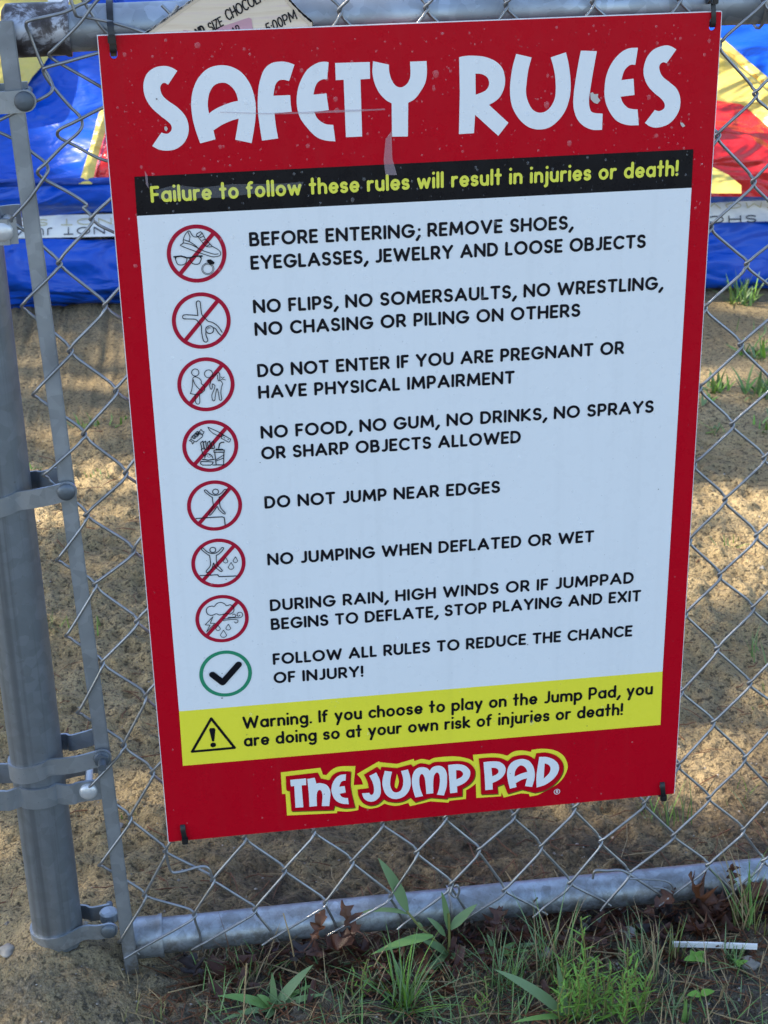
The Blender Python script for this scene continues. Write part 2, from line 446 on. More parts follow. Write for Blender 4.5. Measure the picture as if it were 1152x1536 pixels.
# gate hinge clamps that grip the post and run off to the left
def hinge(z, boltx, mat_bolt, tilt):
    mb = MB(); cx, cy, r = -.1435, FY, .0325
    path = [(boltx+.014, .012, z+tilt), (boltx-.01, .010, z+tilt), (cx+.040, .008, z+tilt*.7), (cx+.031, .010, z+.4*tilt)]
    for k in range(9):
        a = R(-48 - k*(84/8.0)); path.append((cx+r*math.cos(a), cy+r*math.sin(a), z))
    path += [(cx-.034, .010, z), (cx-.045, .012, z), (cx-.11, .014, z)]
    strap(mb, catmull([Vector(p) for p in path], 4), .026, .0034)
    path = [(boltx+.014, FY+.03, z+tilt), (cx+.040, FY+.03, z)]
    for k in range(9):
        a = R(48 + k*(84/8.0)); path.append((cx+r*math.cos(a), cy+r*math.sin(a), z))
    path += [(cx-.045, FY+.03, z), (cx-.11, FY+.03, z)]
    strap(mb, catmull([Vector(p) for p in path], 4), .026, .0034)
    o = mb.build('gate_hinge_clamp', M_BAND, fence, angle=50)
    mb = MB()
    lathe(mb, Vector((boltx, .010, z+tilt)), Vector((0, -1, 0)).to_track_quat('Z', 'Y'), [(.0105, 0), (.0105, .0015), (.0092, .0038), (.006, .0054), (0, .0058)], 24)
    cyl(mb, (boltx, .010, z+tilt), (boltx, FY+.042, z+tilt), .0045, 12)
    mb.build('bolt', mat_bolt, o); return o
z5 = on_y(103, 1194, .008)[2]
hinge(z5, -.0865, M_BOLTW, .003)
z6 = on_y(10, 348, .008)[2]
hinge(z6, on_y(4, 348, .008)[0], M_BOLTW, 0)

# eye of the bottom rail cup that the brace band bolts to
mb = MB(); cyl(mb, (-.081, FY, z4-.006), (-.081, FY, z4+.008), .011, 20, bev=.002); box(mb, (-.070, FY, z4), .012, .010, .008, bev=.001)
mb.build('cup_eye', M_GALV, cupb)
# tension bar
mb = MB()
a = Vector(on_y(2, 40, .009)); a = Vector((-.0855, .009, .93)); b = Vector((-.0575, .009, -.195))
d = (b-a).normalized(); side = Vector((d.z, 0, -d.x)); rot = Matrix((side, Vector((0, 1, 0)), -d)).transposed()
box(mb, (a+b)/2, .0165, .0048, (b-a).length, rot, .0012); mb.build('tension_bar', M_BAR, fence)

# woven wire
WR = .00165; WY = .0095; WD = .0036
ZR = [.9244, .878, .8315, .787, .7415, .696, .6536, .6085, .5641, .5176, .4722, .4271, .3821, .3348, .2871, .239, .191, .1373, .0901, .0344, -.0174, -.068, -.1177, -.160]
jit = {}
def knuckle(c, j):
    x = -.0135 + c*.0418
    if c == -1: x = -.0550
    z = ZR[j]
    k = (c, j)
    if k not in jit:
        s = .0028 if (c > 0) else .0012
        jit[k] = (random.gauss(0, s), random.gauss(0, s*.8))
    return x+jit[k][0], z+jit[k][1]
KN = {}
def setk(c, j, px, py):
    p = on_y(px, py, WY); b = (-.0135+c*.0418 if c != -1 else -.055); jit[(c, j)] = (p[0]-b, p[2]-ZR[j])
for c, j, px, py in ((0,4,137.5,329),(-1,5,89,395),(0,6,158,459),(-1,7,105,527),(0,8,174,587),(-1,9,126,652),(0,10,188.5,710),(-1,11,130,773),(0,12,200,826),(-1,17,186,1118.6),(-1,19,195,1228),(-1,21,217,1344),
    (16,2,1133,140),(16,4,1130.5,272),(16,6,1120,396),(15,5,1066,340),(15,7,1058,461),(16,8,1110.7,517),(15,9,1050,581.6),(16,10,1098,636.5),(17,11,1145.6,686.6),(15,11,1041,697),(16,12,1087,749),(17,13,1134.4,803.4),(15,13,1033.8,810),(16,14,1079,862.7),(17,15,1129,911.8),(16,16,1075,972.7),(17,17,1124,1024.7),(15,17,1023,1036.7),(16,18,1069.4,1083.7),(17,19,1116.9,1136.7),(15,19,1016.9,1147.6),(16,20,1062.7,1197),(17,21,1114.5,1245),(14,20,966,1205),(15,21,1009.6,1253.6),(16,22,1061.4,1298),
    (0,20,247.7,1277),(2,20,367,1257),(1,21,319,1320),(0,22,291.5,1372),(3,21,426,1306),(2,22,381.8,1365),(4,20,471,1247.7),(5,21,527.6,1293),(4,22,488,1354),(6,20,573,1236),(6,22,586,1345),(7,21,624.7,1279),(8,20,667.6,1227),(8,22,676.6,1326.7),
    (9,21,718,1275),(10,20,770,1224),(10,22,756,1336),(11,21,811,1270),(12,20,861,1213),(12,22,855,1325),(13,21,901,1262),(14,22,943,1310)):
    setk(c, j, px, py)
TOPX = {2: .0700, 4: .1500, 6: .232, 8: .3165, 10: .3954, 12: .482, 14: .5699}
for c, x in TOPX.items():
    jit[(c, 0)] = (x-(-.0135+c*.0418), .9275-ZR[0])
BARL = {6: (-.0986, .6523), 8: (-.0967, .5583), 10: (-.0956, .4681), 12: (-.0916, .3683), 14: (-.091, .275), 16: (-.0875, .178), 18: (-.0841, .0789), 20: (-.0824, -.0297), 22: (-.0687, -.143)}
mb = MB()
def wire(i, j0, j1, head=None, tail=None):
    # walk downwards: right bend -> front strand "/" down to left bend -> back strand "\\" down to right bend
    B = []
    for j in range(j0, j1+1):
        left = (j - i) % 2 == 0
        if left: x, z = BARL.get(j, (-.09, ZR[j])) if i == -2 else knuckle(i, j)
        else: x, z = knuckle(i+1, j)
        B.append((x, z, left))
    P = [Vector(p) for p in (head or [])]
    for k, (x, z, left) in enumerate(B):
        e = WD if not (i == -2 and left) else .0056
        s1 = -1 if left else 1                     # bend bulges outwards to this side
        pv = B[k-1] if k else (x-s1*.0418, z+.0455, 0)
        nx_ = B[k+1] if k < len(B)-1 else (x-s1*.0418, z-.0455, 0)
        du = Vector((pv[0]-x, 0, pv[1]-z)).normalized(); dd = Vector((nx_[0]-x, 0, nx_[1]-z)).normalized()
        yu, yd = (-e, e) if left else (e, -e)      # arriving side, leaving side
        c = Vector((x+s1*.0006, WY, z))
        if k == len(B)-1 and j1 == 23:             # cut end runs straight on
            P += [c+du*.012+Vector((0, yu, 0)), c+Vector((0, yu, 0)), c-du*random.uniform(.008, .016)+Vector((0, yu, 0))]; break
        P += [c+du*.0125+Vector((0, yu, .0019)), c+du*.0050+Vector((s1*.0006, yu*.85, .0013)), c+Vector((s1*.0012, 0, 0)), c+dd*.0050+Vector((s1*.0006, yd*.85, -.0013)), c+dd*.0125+Vector((0, yd, -.0019))]
    P += [Vector(p) for p in (tail or [])]
    P = [p+Vector((random.gauss(0, .0003), random.gauss(0, .0002), random.gauss(0, .0003))) for p in P]
    tube(mb, catmull(P, 4), WR, 8)
def tr(pts, dy=0):
    return [Vector(on_y(p[0], p[1], WY+(p[2] if len(p) > 2 else 0))) for p in pts]
F, Bk = -WD, WD
# bent wires at the upper left corner
tube(mb, catmull(tr([(178,-18,F),(150,-12,F),(136,-2,F),(128,4,F),(118,8,F),(98,18,F),(70,25,F),(44,31,F),(39,38,0),(46,55,Bk),(62,95,Bk),(74,117,Bk),(79,130,0),(74,141,F),(50,154,F),(20,170,F),(-8,184,F),(-14,190,0),(-6,196,Bk),(25,211,Bk),(50,230,Bk),(66,242,Bk),(72,252,0),(68,264,F),(45,297,F),(20,325,F)]), 4), WR, 8)
tube(mb, catmull(tr([(150,-4,F),(138,10,F),(122,32,F),(100,55,F),(78,76,F),(73,82,0),(80,89,Bk),(100,101,Bk),(130,118,Bk),(175,144,Bk)]), 4), WR, 8)
p_w1 = tr([(215,62,F),(180,73,F),(147,81,F),(100,93,F),(70,101,F),(65,105,0),(70,117,.001),(82,134,Bk),(105,159,Bk),(119,174,Bk),(123.5,186,0),(117,199,F),(95,219,F),(70,243,F),(59,253,F),(57,259,0),(62,265,Bk),(72,272,Bk),(105,290,Bk),(130,306,Bk)])
wire(-1, 4, 23, head=p_w1)
wire(-2, 5, 23, head=tr([(20,325,F),(17,330,0),(22,336,Bk),(45,352,Bk),(80,384,Bk)]))
p_w0 = tr([(230,130,F),(160,160,F),(115,182,F),(92,192,F),(86,200,0),(90,207,Bk),(110,217,Bk),(160,241,Bk)])
wire(0, 3, 23, head=p_w0)
tube(mb, catmull(tr([(104,-8,F),(112,18,F),(116,24,0),(130,26,Bk),(165,33,F),(200,43,F),(225,52,F)]), 4), WR, 8)
tube(mb, catmull(tr([(118,-10,Bk),(128,6,Bk),(140,24,Bk),(152,40,Bk),(170,60,Bk)]), 4), WR, 8)
for i in range(1, 26):
    wire(i, 0, 23)
# loose curled ends near the bottom
tube(mb, catmull(tr([(248,1277,F),(256,1306,F),(270,1308,F),(300,1300,F),(313,1303,F),(319,1320,F)]), 4), WR, 8)
tube(mb, catmull(tr([(889,1318,F),(893,1306,F),(910,1306,F),(930,1305,F),(944,1311,F)]), 4), WR, 8)
tube(mb, catmull(tr([(944,1318,F),(990,1320,F),(1006,1326,F),(1010,1336,F)]), 4), WR*.8, 8)
tube(mb, catmull(tr([(979,1331,F),(996,1333,F),(1010,1341,F)]), 4), WR*.8, 8)
tube(mb, catmull(tr([(678,1330,F-.003),(676,1340,F-.006),(684,1346,F-.006),(689,1336,F-.006),(686,1328,F-.006),(682,1330,F-.004)]), 4), WR*.9, 8)
mb.build('wire_mesh', M_WIRE, fence, angle=80)
# tie wires round the rails
def tie(x, zc):
    mb = MB(); pts = []
    for k in range(20):
        a = 2*math.pi*k/19*1.08
        pts.append((x+.004*k/19, FY+(RR+.002)*math.cos(a+1.2), zc+(RR+.002)*math.sin(a+1.2)))
    tube(mb, pts, .0016, 8); mb.build('tie_wire', M_WIRE, fence)
for x in (.338, 1.05, 1.5): tie(x, RZB)
for x in (.66, 1.2, 1.7): tie(x, RZT)

# ------------------------------------------------------------------ the sign
SW, SH = .610, .914
sign = empty('safety_sign', (.305, 0, 0), 'red and white safety rules board hung on the chain link fence with black cable ties', 'sign')
def rounded_rect(x0, z0, x1, z1, r, n=6):
    out = []
    for cx, cz, a0 in ((x1-r, z1-r, 0), (x0+r, z1-r, 90), (x0+r, z0+r, 180), (x1-r, z0+r, 270)):
        for k in range(n+1):
            a = R(a0+90*k/n); out.append((cx+r*math.cos(a), cz+r*math.sin(a)))
    return out
def oval(cx, cz, rx, rz, n=16): return [(cx+rx*math.cos(2*math.pi*k/n), cz+rz*math.sin(2*math.pi*k/n)) for k in range(n)]
def slot(cx, cz, r, h):
    return [(cx+r*math.cos(R(a)), cz+h+r*math.sin(R(a))) for a in range(0, 181, 30)]+[(cx+r*math.cos(R(a)), cz-h+r*math.sin(R(a))) for a in range(180, 361, 30)]
def fill(mb, loops, y, flip=False):
    loops = [[Vector((p[0], p[1], 0)) for p in l] for l in loops]
    flat = [p for l in loops for p in l]
    tris = tessellate_polygon(loops)
    v = [(p.x, y, p.y) for p in flat]; f = []
    for a, b, c in tris:
        n = (flat[b]-flat[a]).cross(flat[c]-flat[a]).z
        if abs(n) < 1e-14: continue
        # outward normal is -y: x-z orientation anticlockwise seen from -y
        f.append((a, b, c) if (n > 0) != flip else (a, c, b))
    mb.add(v, f)
def plate(mb, loops, y0, y1):
    fill(mb, loops, y0); fill(mb, loops, y1, True)
    for l in loops:
        N = len(l); v = [(p[0], y0, p[1]) for p in l]+[(p[0], y1, p[1]) for p in l]
        mb.add(v, [(k, (k+1) % N, N+(k+1) % N, N+k) for k in range(N)])
hTL = on_y(170, 75); hTR = on_y(1069, 36); hBL = on_y(275, 1246); hBR = on_y(993, 1182)
mb = MB(); plate(mb, [rounded_rect(0, 0, SW, SH, .0015, 3), slot(hTL[0], hTL[2], .0035, .005), slot(hTR[0], hTR[2], .0035, .003), slot(hBL[0], hBL[2]+.002, .003, .002), slot(hBR[0], hBR[2]+.002, .003, .002)], 0, .003)
panel = mb.build('panel', M_RED, sign, smooth=False)
# pale core showing at the panel's edge
mb = MB()
for a, b in (((-.0008, -.0008), (0, SH+.0008)), ((0, SH), (SW, SH+.0008)), ((SW, 0), (SW+.0008, SH)),):
    box(mb, ((a[0]+b[0])/2, .0015, (a[1]+b[1])/2), b[0]-a[0], .0022, b[1]-a[1])
mb.build('edge_core', M_WHITE, panel, smooth=False)

def P0(px, py):
    p = on_y(px, py, 0); return (p[0], p[2])
def quad(name, pxs, y, mat, par):
    mb = MB(); fill(mb, [[P0(*p) for p in pxs]], y); return mb.build(name, mat, par, smooth=False)
Y1, Y2, Y3, Y4, Y5 = -.0004, -.0008, -.0012, -.0016, -.0020
strip = quad('notice_strip', [(205.3, 323.8), (1037.2, 281.5), (1040, 223.8), (201.5, 265)], Y1, M_BLACK, sign)
rules = quad('rules_panel', [(268.6, 1066.8), (993.7, 1007), (1037.2, 281.5), (205.3, 323.8)], Y1, M_WHITE, sign)
caution = quad('caution_strip', [(274.3, 1148.5), (990.6, 1087), (993.7, 1007), (268.6, 1066.8)], Y1, M_YEL, sign)

# --- closed outlines: corner points carry a third value, the rest are smooth
def outline(pts, cf, n=5):
    pts = [(*P0(*cf(p[0], p[1])), len(p) > 2) for p in pts]
    N = len(pts); cs = [i for i in range(N) if pts[i][2]]
    if not cs: return [tuple(v[:2]) for v in catmull([Vector((p[0], p[1], 0)) for p in pts], n, True)]
    out = []
    for a, b in zip(cs, cs[1:]+[cs[0]+N]):
        seg = [Vector((pts[k % N][0], pts[k % N][1], 0)) for k in range(a, b+1)]
        c = catmull(seg, n) if len(seg) > 2 else seg
        out += [tuple(v[:2]) for v in c[:-1]]
    return out
def glyphs(name, items, y, mat, par):
    mb = MB()
    for cf, loops in items: fill(mb, [outline(l, cf) for l in loops], y)
    return mb.build(name, mat, par, smooth=False)
c1 = crop(200, 80, 5.76); c2 = crop(370, 80, 7.2); c3 = crop(490, 70, 6.776); c4 = crop(670, 70, 5.76); c5 = crop(850, 55, 5.76)
TS = [(380,150,1),(330,122),(265,108),(180,125),(115,180),(87,270),(100,370),(150,460),(230,535),(300,590),(328,625),(328,665),(300,692),(268,692),(243,683,1),(163,800,1),(220,830),(290,840),(370,825),(440,770),(475,690),(475,610),(445,535),(380,465),(300,410),(250,360),(232,300),(245,265),(270,254),(300,270,1)]
TA = [(578,777,1),(540,670),(510,550),(500,420),(520,300),(570,200),(650,128),(755,102),(860,120),(950,180),(1020,290),(1055,430),(1055,560),(1040,670),(1022,775,1),(880,745,1),(895,660),(910,563,1),(850,580),(770,615),(692,665,1),(710,742,1)]
TAh = [(653,520,1),(643,440),(655,350),(690,285),(740,257),(800,257),(855,295),(890,350),(905,410,1),(840,425),(750,460),(690,492)]
TF = [(165,942,1),(140,780),(120,600),(125,400),(150,270),(195,165),(270,105),(370,88),(450,98),(515,122,1),(458,298,1),(400,285),(350,292),(315,330),(300,380),(288,457,1),(470,450,1),(475,540),(487,630,1),(300,645,1),(315,780),(340,918,1)]
TE = [(958,950,1),(850,940),(750,900),(650,800),(570,680),(540,540),(550,400),(590,280),(660,170),(760,105),(830,90),(885,95,1),(868,280,1),(820,280),(770,310),(740,360),(720,445,1),(862,432,1),(870,500),(887,612,1),(730,632,1),(755,690),(800,735),(860,765),(935,772,1)]
TT = [(85,165,1),(438,155,1),(440,325,1),(343,332,1),(360,912,1),(195,920,1),(172,335,1),(92,340,1)]
TY = [(470,147,1),(632,182,1),(635,250),(655,325),(690,385),(735,412),(780,405),(825,365),(850,290),(847,152,1),(1015,145,1),(1018,270),(1000,370),(950,460),(895,530),(828,570,1),(825,912,1),(663,914,1),(660,575,1),(600,540),(535,470),(490,380),(465,270)]
TR = [(107,90,1),(160,80),(230,77),(330,88),(420,125),(480,185),(503,270),(497,350),(465,425),(420,470),(365,502,1),(533,657,1),(445,770,1),(245,588,1),(235,747,1),(105,755,1),(113,400,1)]
TRh = [(248,232,1),(300,236),(345,260),(365,300),(360,345),(325,385),(250,415,1)]
TU = [(600,62,1),(733,92,1),(705,200),(690,310),(685,400),(705,480),(745,545),(800,570),(860,555),(910,500),(938,420),(940,300),(925,190),(898,92,1),(1030,48,1),(1055,160),(1070,300),(1065,420),(1030,540),(970,630),(890,695),(800,715),(710,695),(630,630),(570,530),(548,420),(550,300),(570,170)]
TL = [(122,120,1),(260,125,1),(225,320),(200,480),(192,560),(200,620),(225,655),(310,665,1),(305,805,1),(220,803),(145,770),(90,710),(60,620),(58,520),(75,380),(100,230)]
TE2 = [(615,95,1),(592,243,1),(550,243),(510,275),(490,310),(472,375,1),(577,362,1),(585,503,1),(465,518,1),(485,570),(525,612),(570,625),(612,628,1),(622,765,1),(520,762),(430,725),(365,640),(330,540),(328,420),(350,310),(400,210),(470,135),(540,100)]
TS2 = [(947,110,1),(862,230,1),(835,220),(805,240),(800,280),(825,340),(890,395),(950,450),(980,530),(975,620),(935,700),(870,760),(780,785),(720,775),(675,745,1),(760,633,1),(800,642),(840,620),(845,580),(815,535),(750,480),(695,415),(665,330),(668,250),(700,165),(760,105),(850,75),(905,85)]
glyphs('title_lettering', [(c1, [TS]), (c1, [TA, TAh]), (c2, [TF]), (c2, [TE]), (c3, [TT]), (c3, [TY]), (c4, [TR, TRh]), (c4, [TU]), (c5, [TL]), (c5, [TE2]), (c5, [TS2])], Y1, M_WHITE, sign)

# --- rounded stroke lettering
def arc(cx, cy, rx, ry, a0, a1, n=None):
    n = n or max(4, int(abs(a1-a0)/15)); return [(cx+rx*math.cos(R(a0+(a1-a0)*k/n)), cy+ry*math.sin(R(a0+(a1-a0)*k/n))) for k in range(n+1)]
def glyph(ch, t):
    h = t/2; b, u = h, 1-h; X = .70; m = X-h; ry = X/2-h; rx = .33-h
    if ch == ' ': return .30, []
    if ch == 'A': return .90, [[(h, b), (.45, u), (.90-h, b)], [(.22, .33), (.68, .33)]]
    if ch == 'B': return .70, [[(h, .52), (h, u), (.36, u)]+arc(.36, (u+.52)/2, .60-h-.36+.03, (u-.52)/2, 90, -90)+[(h, .52)], [(h, .52), (.40, .52)]+arc(.40, (b+.52)/2, .70-h-.40, (.52-b)/2, 90, -90)+[(h, b), (h, .52)]]
    if ch == 'C': return .82, [arc(.47, .5, .47-h, .5-h, 48, 312)]
    if ch == 'D': return .79, [[(h, b), (h, u), (.32, u)]+arc(.32, .5, .79-h-.32, .5-h, 90, -90)+[(h, b)]]
    if ch == 'E': return .60, [[(.60-h, u), (h, u), (h, b), (.60-h, b)], [(h, .51), (.55-h, .51)]]
    if ch == 'F': return .57, [[(.57-h, u), (h, u), (h, b)], [(h, .49), (.52-h, .49)]]
    if ch == 'G': return .93, [arc(.48, .5, .48-h, .5-h, 42, 350)+[(.93-h, .46), (.55, .46)]]
    if ch == 'H': return .77, [[(h, b), (h, u)], [(.77-h, b), (.77-h, u)], [(h, .5), (.77-h, .5)]]
    if ch == 'I': return t, [[(h, b), (h, u)]]
    if ch == 'J': return .50, [[(.50-h, u), (.50-h, .30)]+arc(.50-h-.20, .30, .20, .30-h, 0, -110)]
    if ch == 'K': return .74, [[(h, b), (h, u)], [(.70-h, u), (.14, .48), (.74-h, b)]]
    if ch == 'L': return .55, [[(h, u), (h, b), (.55-h, b)]]
    if ch == 'M': return 1.0, [[(h, b), (h+.07, u), (.5, .24), (1-h-.07, u), (1-h, b)]]
    if ch == 'N': return .83, [[(h, b), (h, u), (.83-h, b), (.83-h, u)]]
    if ch == 'O': return .98, [arc(.49, .5, .49-h, .5-h, 0, 360, 28)]
    if ch == 'P': return .66, [[(h, b), (h, u), (.36, u)]+arc(.36, (u+.42)/2, .66-h-.36, (u-.42)/2, 90, -90)+[(h, .42)]]
    if ch == 'R': return .70, [[(h, b), (h, u), (.38, u)]+arc(.38, (u+.44)/2, .67-h-.38, (u-.44)/2, 90, -90)+[(h, .44)], [(.34, .44), (.70-h, b)]]
    if ch == 'S':
        q = (u-b)/4; return .66, [arc(.33, u-q, .31-h, q, 28, 270)+arc(.33, b+q, .33-h, q, 90, -152)[1:]]
    if ch == 'T': return .72, [[(h, u), (.72-h, u)], [(.36, u), (.36, b)]]
    if ch == 'U': return .76, [[(h, u), (h, .36)]+arc(.38, .36, .38-h, .36-h, 180, 360)+[(.76-h, u)]]
    if ch == 'V': return .84, [[(h, u), (.42, b), (.84-h, u)]]
    if ch == 'W': return 1.22, [[(h, u), (.34, b), (.61, u-.08), (.88, b), (1.22-h, u)]]
    if ch == 'X': return .78, [[(h, u), (.78-h, b)], [(h, b), (.78-h, u)]]
    if ch == 'Y': return .80, [[(h, u), (.40, .46), (.80-h, u)], [(.40, .46), (.40, b)]]
    if ch == 'Z': return .68, [[(h, u), (.68-h, u), (h, b), (.68-h, b)]]
    if ch == 'a': return .66, [arc(.33, X/2, rx, ry, 0, 360, 24), [(.66-h, m), (.66-h, b)]]
    if ch == 'b': return .66, [arc(.33, X/2, rx, ry, 0, 360, 24), [(h, 1-h), (h, b)]]
    if ch == 'c': return .56, [arc(.33, X/2, rx, ry, 48, 312)]
    if ch == 'd': return .66, [arc(.33, X/2, rx, ry, 0, 360, 24), [(.66-h, 1.02-h), (.66-h, b)]]
    if ch == 'e': return .64, [[(h, X/2-.01), (.64-h-.02, X/2-.01)]+arc(.33, X/2, rx-.01, ry, 5, 318)]
    if ch == 'f': return .44, [arc(.16+.17, 1.0-h-.17, .17, .17, 80, 180)+[(.16, b)], [(h-.02, m), (.40-h, m)]]
    if ch == 'g': return .66, [arc(.33, X/2, rx, ry, 0, 360, 24), [(.66-h, m), (.66-h, -.02)]+arc(.33, -.02, rx, .20, 0, -140)]
    if ch == 'h': return .60, [[(h, 1.02-h), (h, b)], [(h, .36)]+arc(.30, .40, .30-h, X-.40-h, 180, 0)+[(.60-h, b)]]
    if ch == 'i': return t, [[(h, m), (h, b)], [(h, .93), (h, .935)]]
    if ch == 'j': return .24, [[(.24-h, m), (.24-h, -.08)]+arc(.24-h-.12, -.08, .12, .12, 0, -80), [(.24-h, .93), (.24-h, .935)]]
    if ch == 'k': return .60, [[(h, 1-h), (h, b)], [(.55-h, m), (.14, .36), (.60-h, b)]]
    if ch == 'l': return t, [[(h, 1.02-h), (h, b)]]
    if ch == 'm': return .98, [[(h, m), (h, b)], [(h, .36)]+arc(.285, .42, .285-h, X-.42-h, 180, 0)+[(.57-h, b)], [(.57-h, .36)]+arc(.57-h+.205, .42, .205, X-.42-h, 180, 0)+[(.98-h, b)]]
    if ch == 'n': return .60, [[(h, m), (h, b)], [(h, .36)]+arc(.30, .40, .30-h, X-.40-h, 180, 0)+[(.60-h, b)]]
    if ch == 'o': return .67, [arc(.335, X/2, .335-h, ry, 0, 360, 24)]
    if ch == 'p': return .66, [arc(.33, X/2, rx, ry, 0, 360, 24), [(h, m), (h, -.24)]]
    if ch == 'r': return .44, [[(h, m), (h, b)], [(h, .36)]+arc(.30, .38, .30-h, X-.38-h, 180, 75)]
    if ch == 's':
        q = (m-b)/4; return .52, [arc(.26, m-q, .25-h, q, 25, 270)+arc(.26, b+q, .26-h, q, 90, -150)[1:]]
    if ch == 't': return .46, [[(.22, .94), (.22, b)], [(h-.01, m), (.46-h, m)]]
    if ch == 'u': return .60, [[(h, m), (h, .30)]+arc(.30, .30, .30-h, .30-h, 180, 360)+[(.60-h, m)], [(.60-h, .3), (.60-h, b)]]
    if ch == 'v': return .60, [[(h, m), (.30, b), (.60-h, m)]]
    if ch == 'w': return .90, [[(h, m), (.26, b), (.45, m-.04), (.64, b), (.90-h, m)]]
    if ch == 'y': return .62, [[(h, m), (.32, b)], [(.62-h, m), (.20, -.24)]]
    if ch == '.': return t, [[(h, h), (h, h+.005)]]
    if ch == ',': return t+.06, [[(t+.02, b+.01), (.04, -.15)]]
    if ch == ';': return t+.06, [[(t+.02, b+.01), (.04, -.15)], [(t+.01, .56), (t+.01, .565)]]
    if ch == ':': return t, [[(h, .12), (h, .125)], [(h, .56), (h, .565)]]
    if ch == '!': return t, [[(h, u), (h, .36)], [(h, h), (h, h+.005)]]
    if ch == '0': return .62, [arc(.31, .5, .31-h, .5-h, 0, 360, 24)]
    if ch == '5': return .58, [[(.52, u), (.16, u), (.10, .55)]+arc(.28, .33, .28-h, .33-h, 120, -140)]
    return .3, []
def ribbon(mb, pts, w, base, ux, uz, y, caps=True):
    """flat round-ended stroke; pts in glyph units mapped by base + x*ux + y*uz"""
    P = [Vector((base[0]+p[0]*ux[0]+p[1]*uz[0], base[1]+p[0]*ux[1]+p[1]*uz[1], 0)) for p in pts]
    Q = [P[0]]
    for p in P[1:]:
        if (p-Q[-1]).length > 1e-6: Q.append(p)
    P = Q
    if len(P) < 2: P = [P[0], P[0]+Vector((1e-5, 0, 0))]
    # split at sharp corners
    runs = [[P[0]]]
    for i in range(1, len(P)):
        runs[-1].append(P[i])
        if i < len(P)-1:
            a = (P[i]-P[i-1]).normalized(); c = (P[i+1]-P[i]).normalized()
            if a.dot(c) < math.cos(R(40)): runs.append([P[i]])
    for k, r in enumerate(runs):
        N = len(r); closed = (r[0]-r[-1]).length < 1e-6 and N > 3
        L = []; Rr = []
        for i in range(N):
            if closed: d = (r[(i+1) % (N-1)]-r[(i-1) % (N-1)]).normalized()
            else: d = (r[min(i+1, N-1)]-r[max(i-1, 0)]).normalized()
            n = Vector((-d.y, d.x, 0))*(w/2); L.append(r[i]+n); Rr.append(r[i]-n)
        yy = y - 1.2e-5*(mb.__dict__.setdefault('layer', 0) % 9); mb.layer += 1
        v = [(p.x, yy, p.y) for p in L]+[(p.x, yy, p.y) for p in Rr]
        f = [(N+i, N+i+1, i+1, i) for i in range(N-1)]
        mb.add(v, f)
        if not closed:
            for c, d in ((r[0], (r[0]-r[1]).normalized()), (r[-1], (r[-1]-r[-2]).normalized())):
                n = Vector((-d.y, d.x, 0)); ring = [c+n*(w/2*math.cos(R(a)))+d*(w/2*math.sin(R(a))) for a in range(0, 181, 20)]
                vv = [(p.x, yy, p.y) for p in ring]
                mb.add(vv, [tuple(range(len(vv)-1, -1, -1))])
def text_fit(mb, s, x0, x1, z0, z1, cap, t, y, sp=.11, shear=0.0):
    lay = []; x = 0.0
    for ch in s:
        wd, st = glyph(ch, t); lay.append((x, st)); x += wd + (sp if ch != ' ' else sp)
    tot = x-sp
    d = Vector((x1-x0, z1-z0)); kx = d.length/tot; e = d.normalized(); n = Vector((-e.y, e.x))
    for gx0, st in lay:
        for q in st:
            base = (x0+e.x*gx0*kx, z0+e.y*gx0*kx)
            ribbon(mb, q, t*cap*1.02, base, (e.x*kx, e.y*kx), (n.x*cap+e.x*cap*shear, n.y*cap+e.y*cap*shear), y)
    return kx/cap
def line(mb, s, L, Rt, cap, t, y, yp=0.0):
    a = P0(*L); b = P0(*Rt)
    return text_fit(mb, s, a[0], b[0], a[1], b[1], cap, t, y)
CAP = .0146
RULE = [(('BEFORE ENTERING; REMOVE SHOES,', (374.2, 369.6), (859, 343.6)), ('EYEGLASSES, JEWELRY AND LOOSE OBJECTS', (376.2, 404.6), (968, 371.6))),
        (('NO FLIPS, NO SOMERSAULTS, NO WRESTLING,', (380, 470), (993.5, 434)), ('NO CHASING OR PILING ON OTHERS', (382.2, 503.7), (870, 474.7))),
        (('DO NOT ENTER IF YOU ARE PREGNANT OR', (386.4, 565.8), (935.5, 530.6)), ('HAVE PHYSICAL IMPAIRMENT', (387.7, 598), (771.5, 575))),
        (('NO FOOD, NO GUM, NO DRINKS, NO SPRAYS', (391.3, 658), (980, 618.6)), ('OR SHARP OBJECTS ALLOWED', (392.2, 689.2), (780.8, 664))),
        (('DO NOT JUMP NEAR EDGES', (397, 762.7), (749.8, 738.8)),),
        (('NO JUMPING WHEN DEFLATED OR WET', (401.3, 848), (890.5, 812.5)),),
        (('DURING RAIN, HIGH WINDS OR IF JUMPPAD', (405.1, 916.6), (950, 874.4)), ('BEGINS TO DEFLATE, STOP PLAYING AND EXIT', (406.6, 944.8), (960.8, 901.3))),
        (('FOLLOW ALL RULES TO REDUCE THE CHANCE', (409.5, 997), (948, 954)), ('OF INJURY!', (410.6, 1025), (545, 1014.6)))]
for grp in RULE:
    mb = MB()
    for s, L, Rt in grp:
        line(mb, s, L, Rt, CAP, .195, Y2)
    mb.build('rule_lettering', M_INK, rules, smooth=False)
mb = MB(); line(mb, 'Failure to follow these rules will result in injuries or death!', (226.8, 304), (1016.6, 263.6), .0165, .178, Y2); mb.build('strip_lettering', M_YELTXT, strip, smooth=False)
mb = MB()
line(mb, 'Warning. If you choose to play on the Jump Pad, you', (364.5, 1093.2), (978.5, 1041.2), .0165, .172, Y2)
line(mb, 'are doing so at your own risk of injuries or death!', (366.3, 1119.8), (933.5, 1072), .0165, .172, Y2)
mb.build('caution_lettering', M_INK, caution, smooth=False)

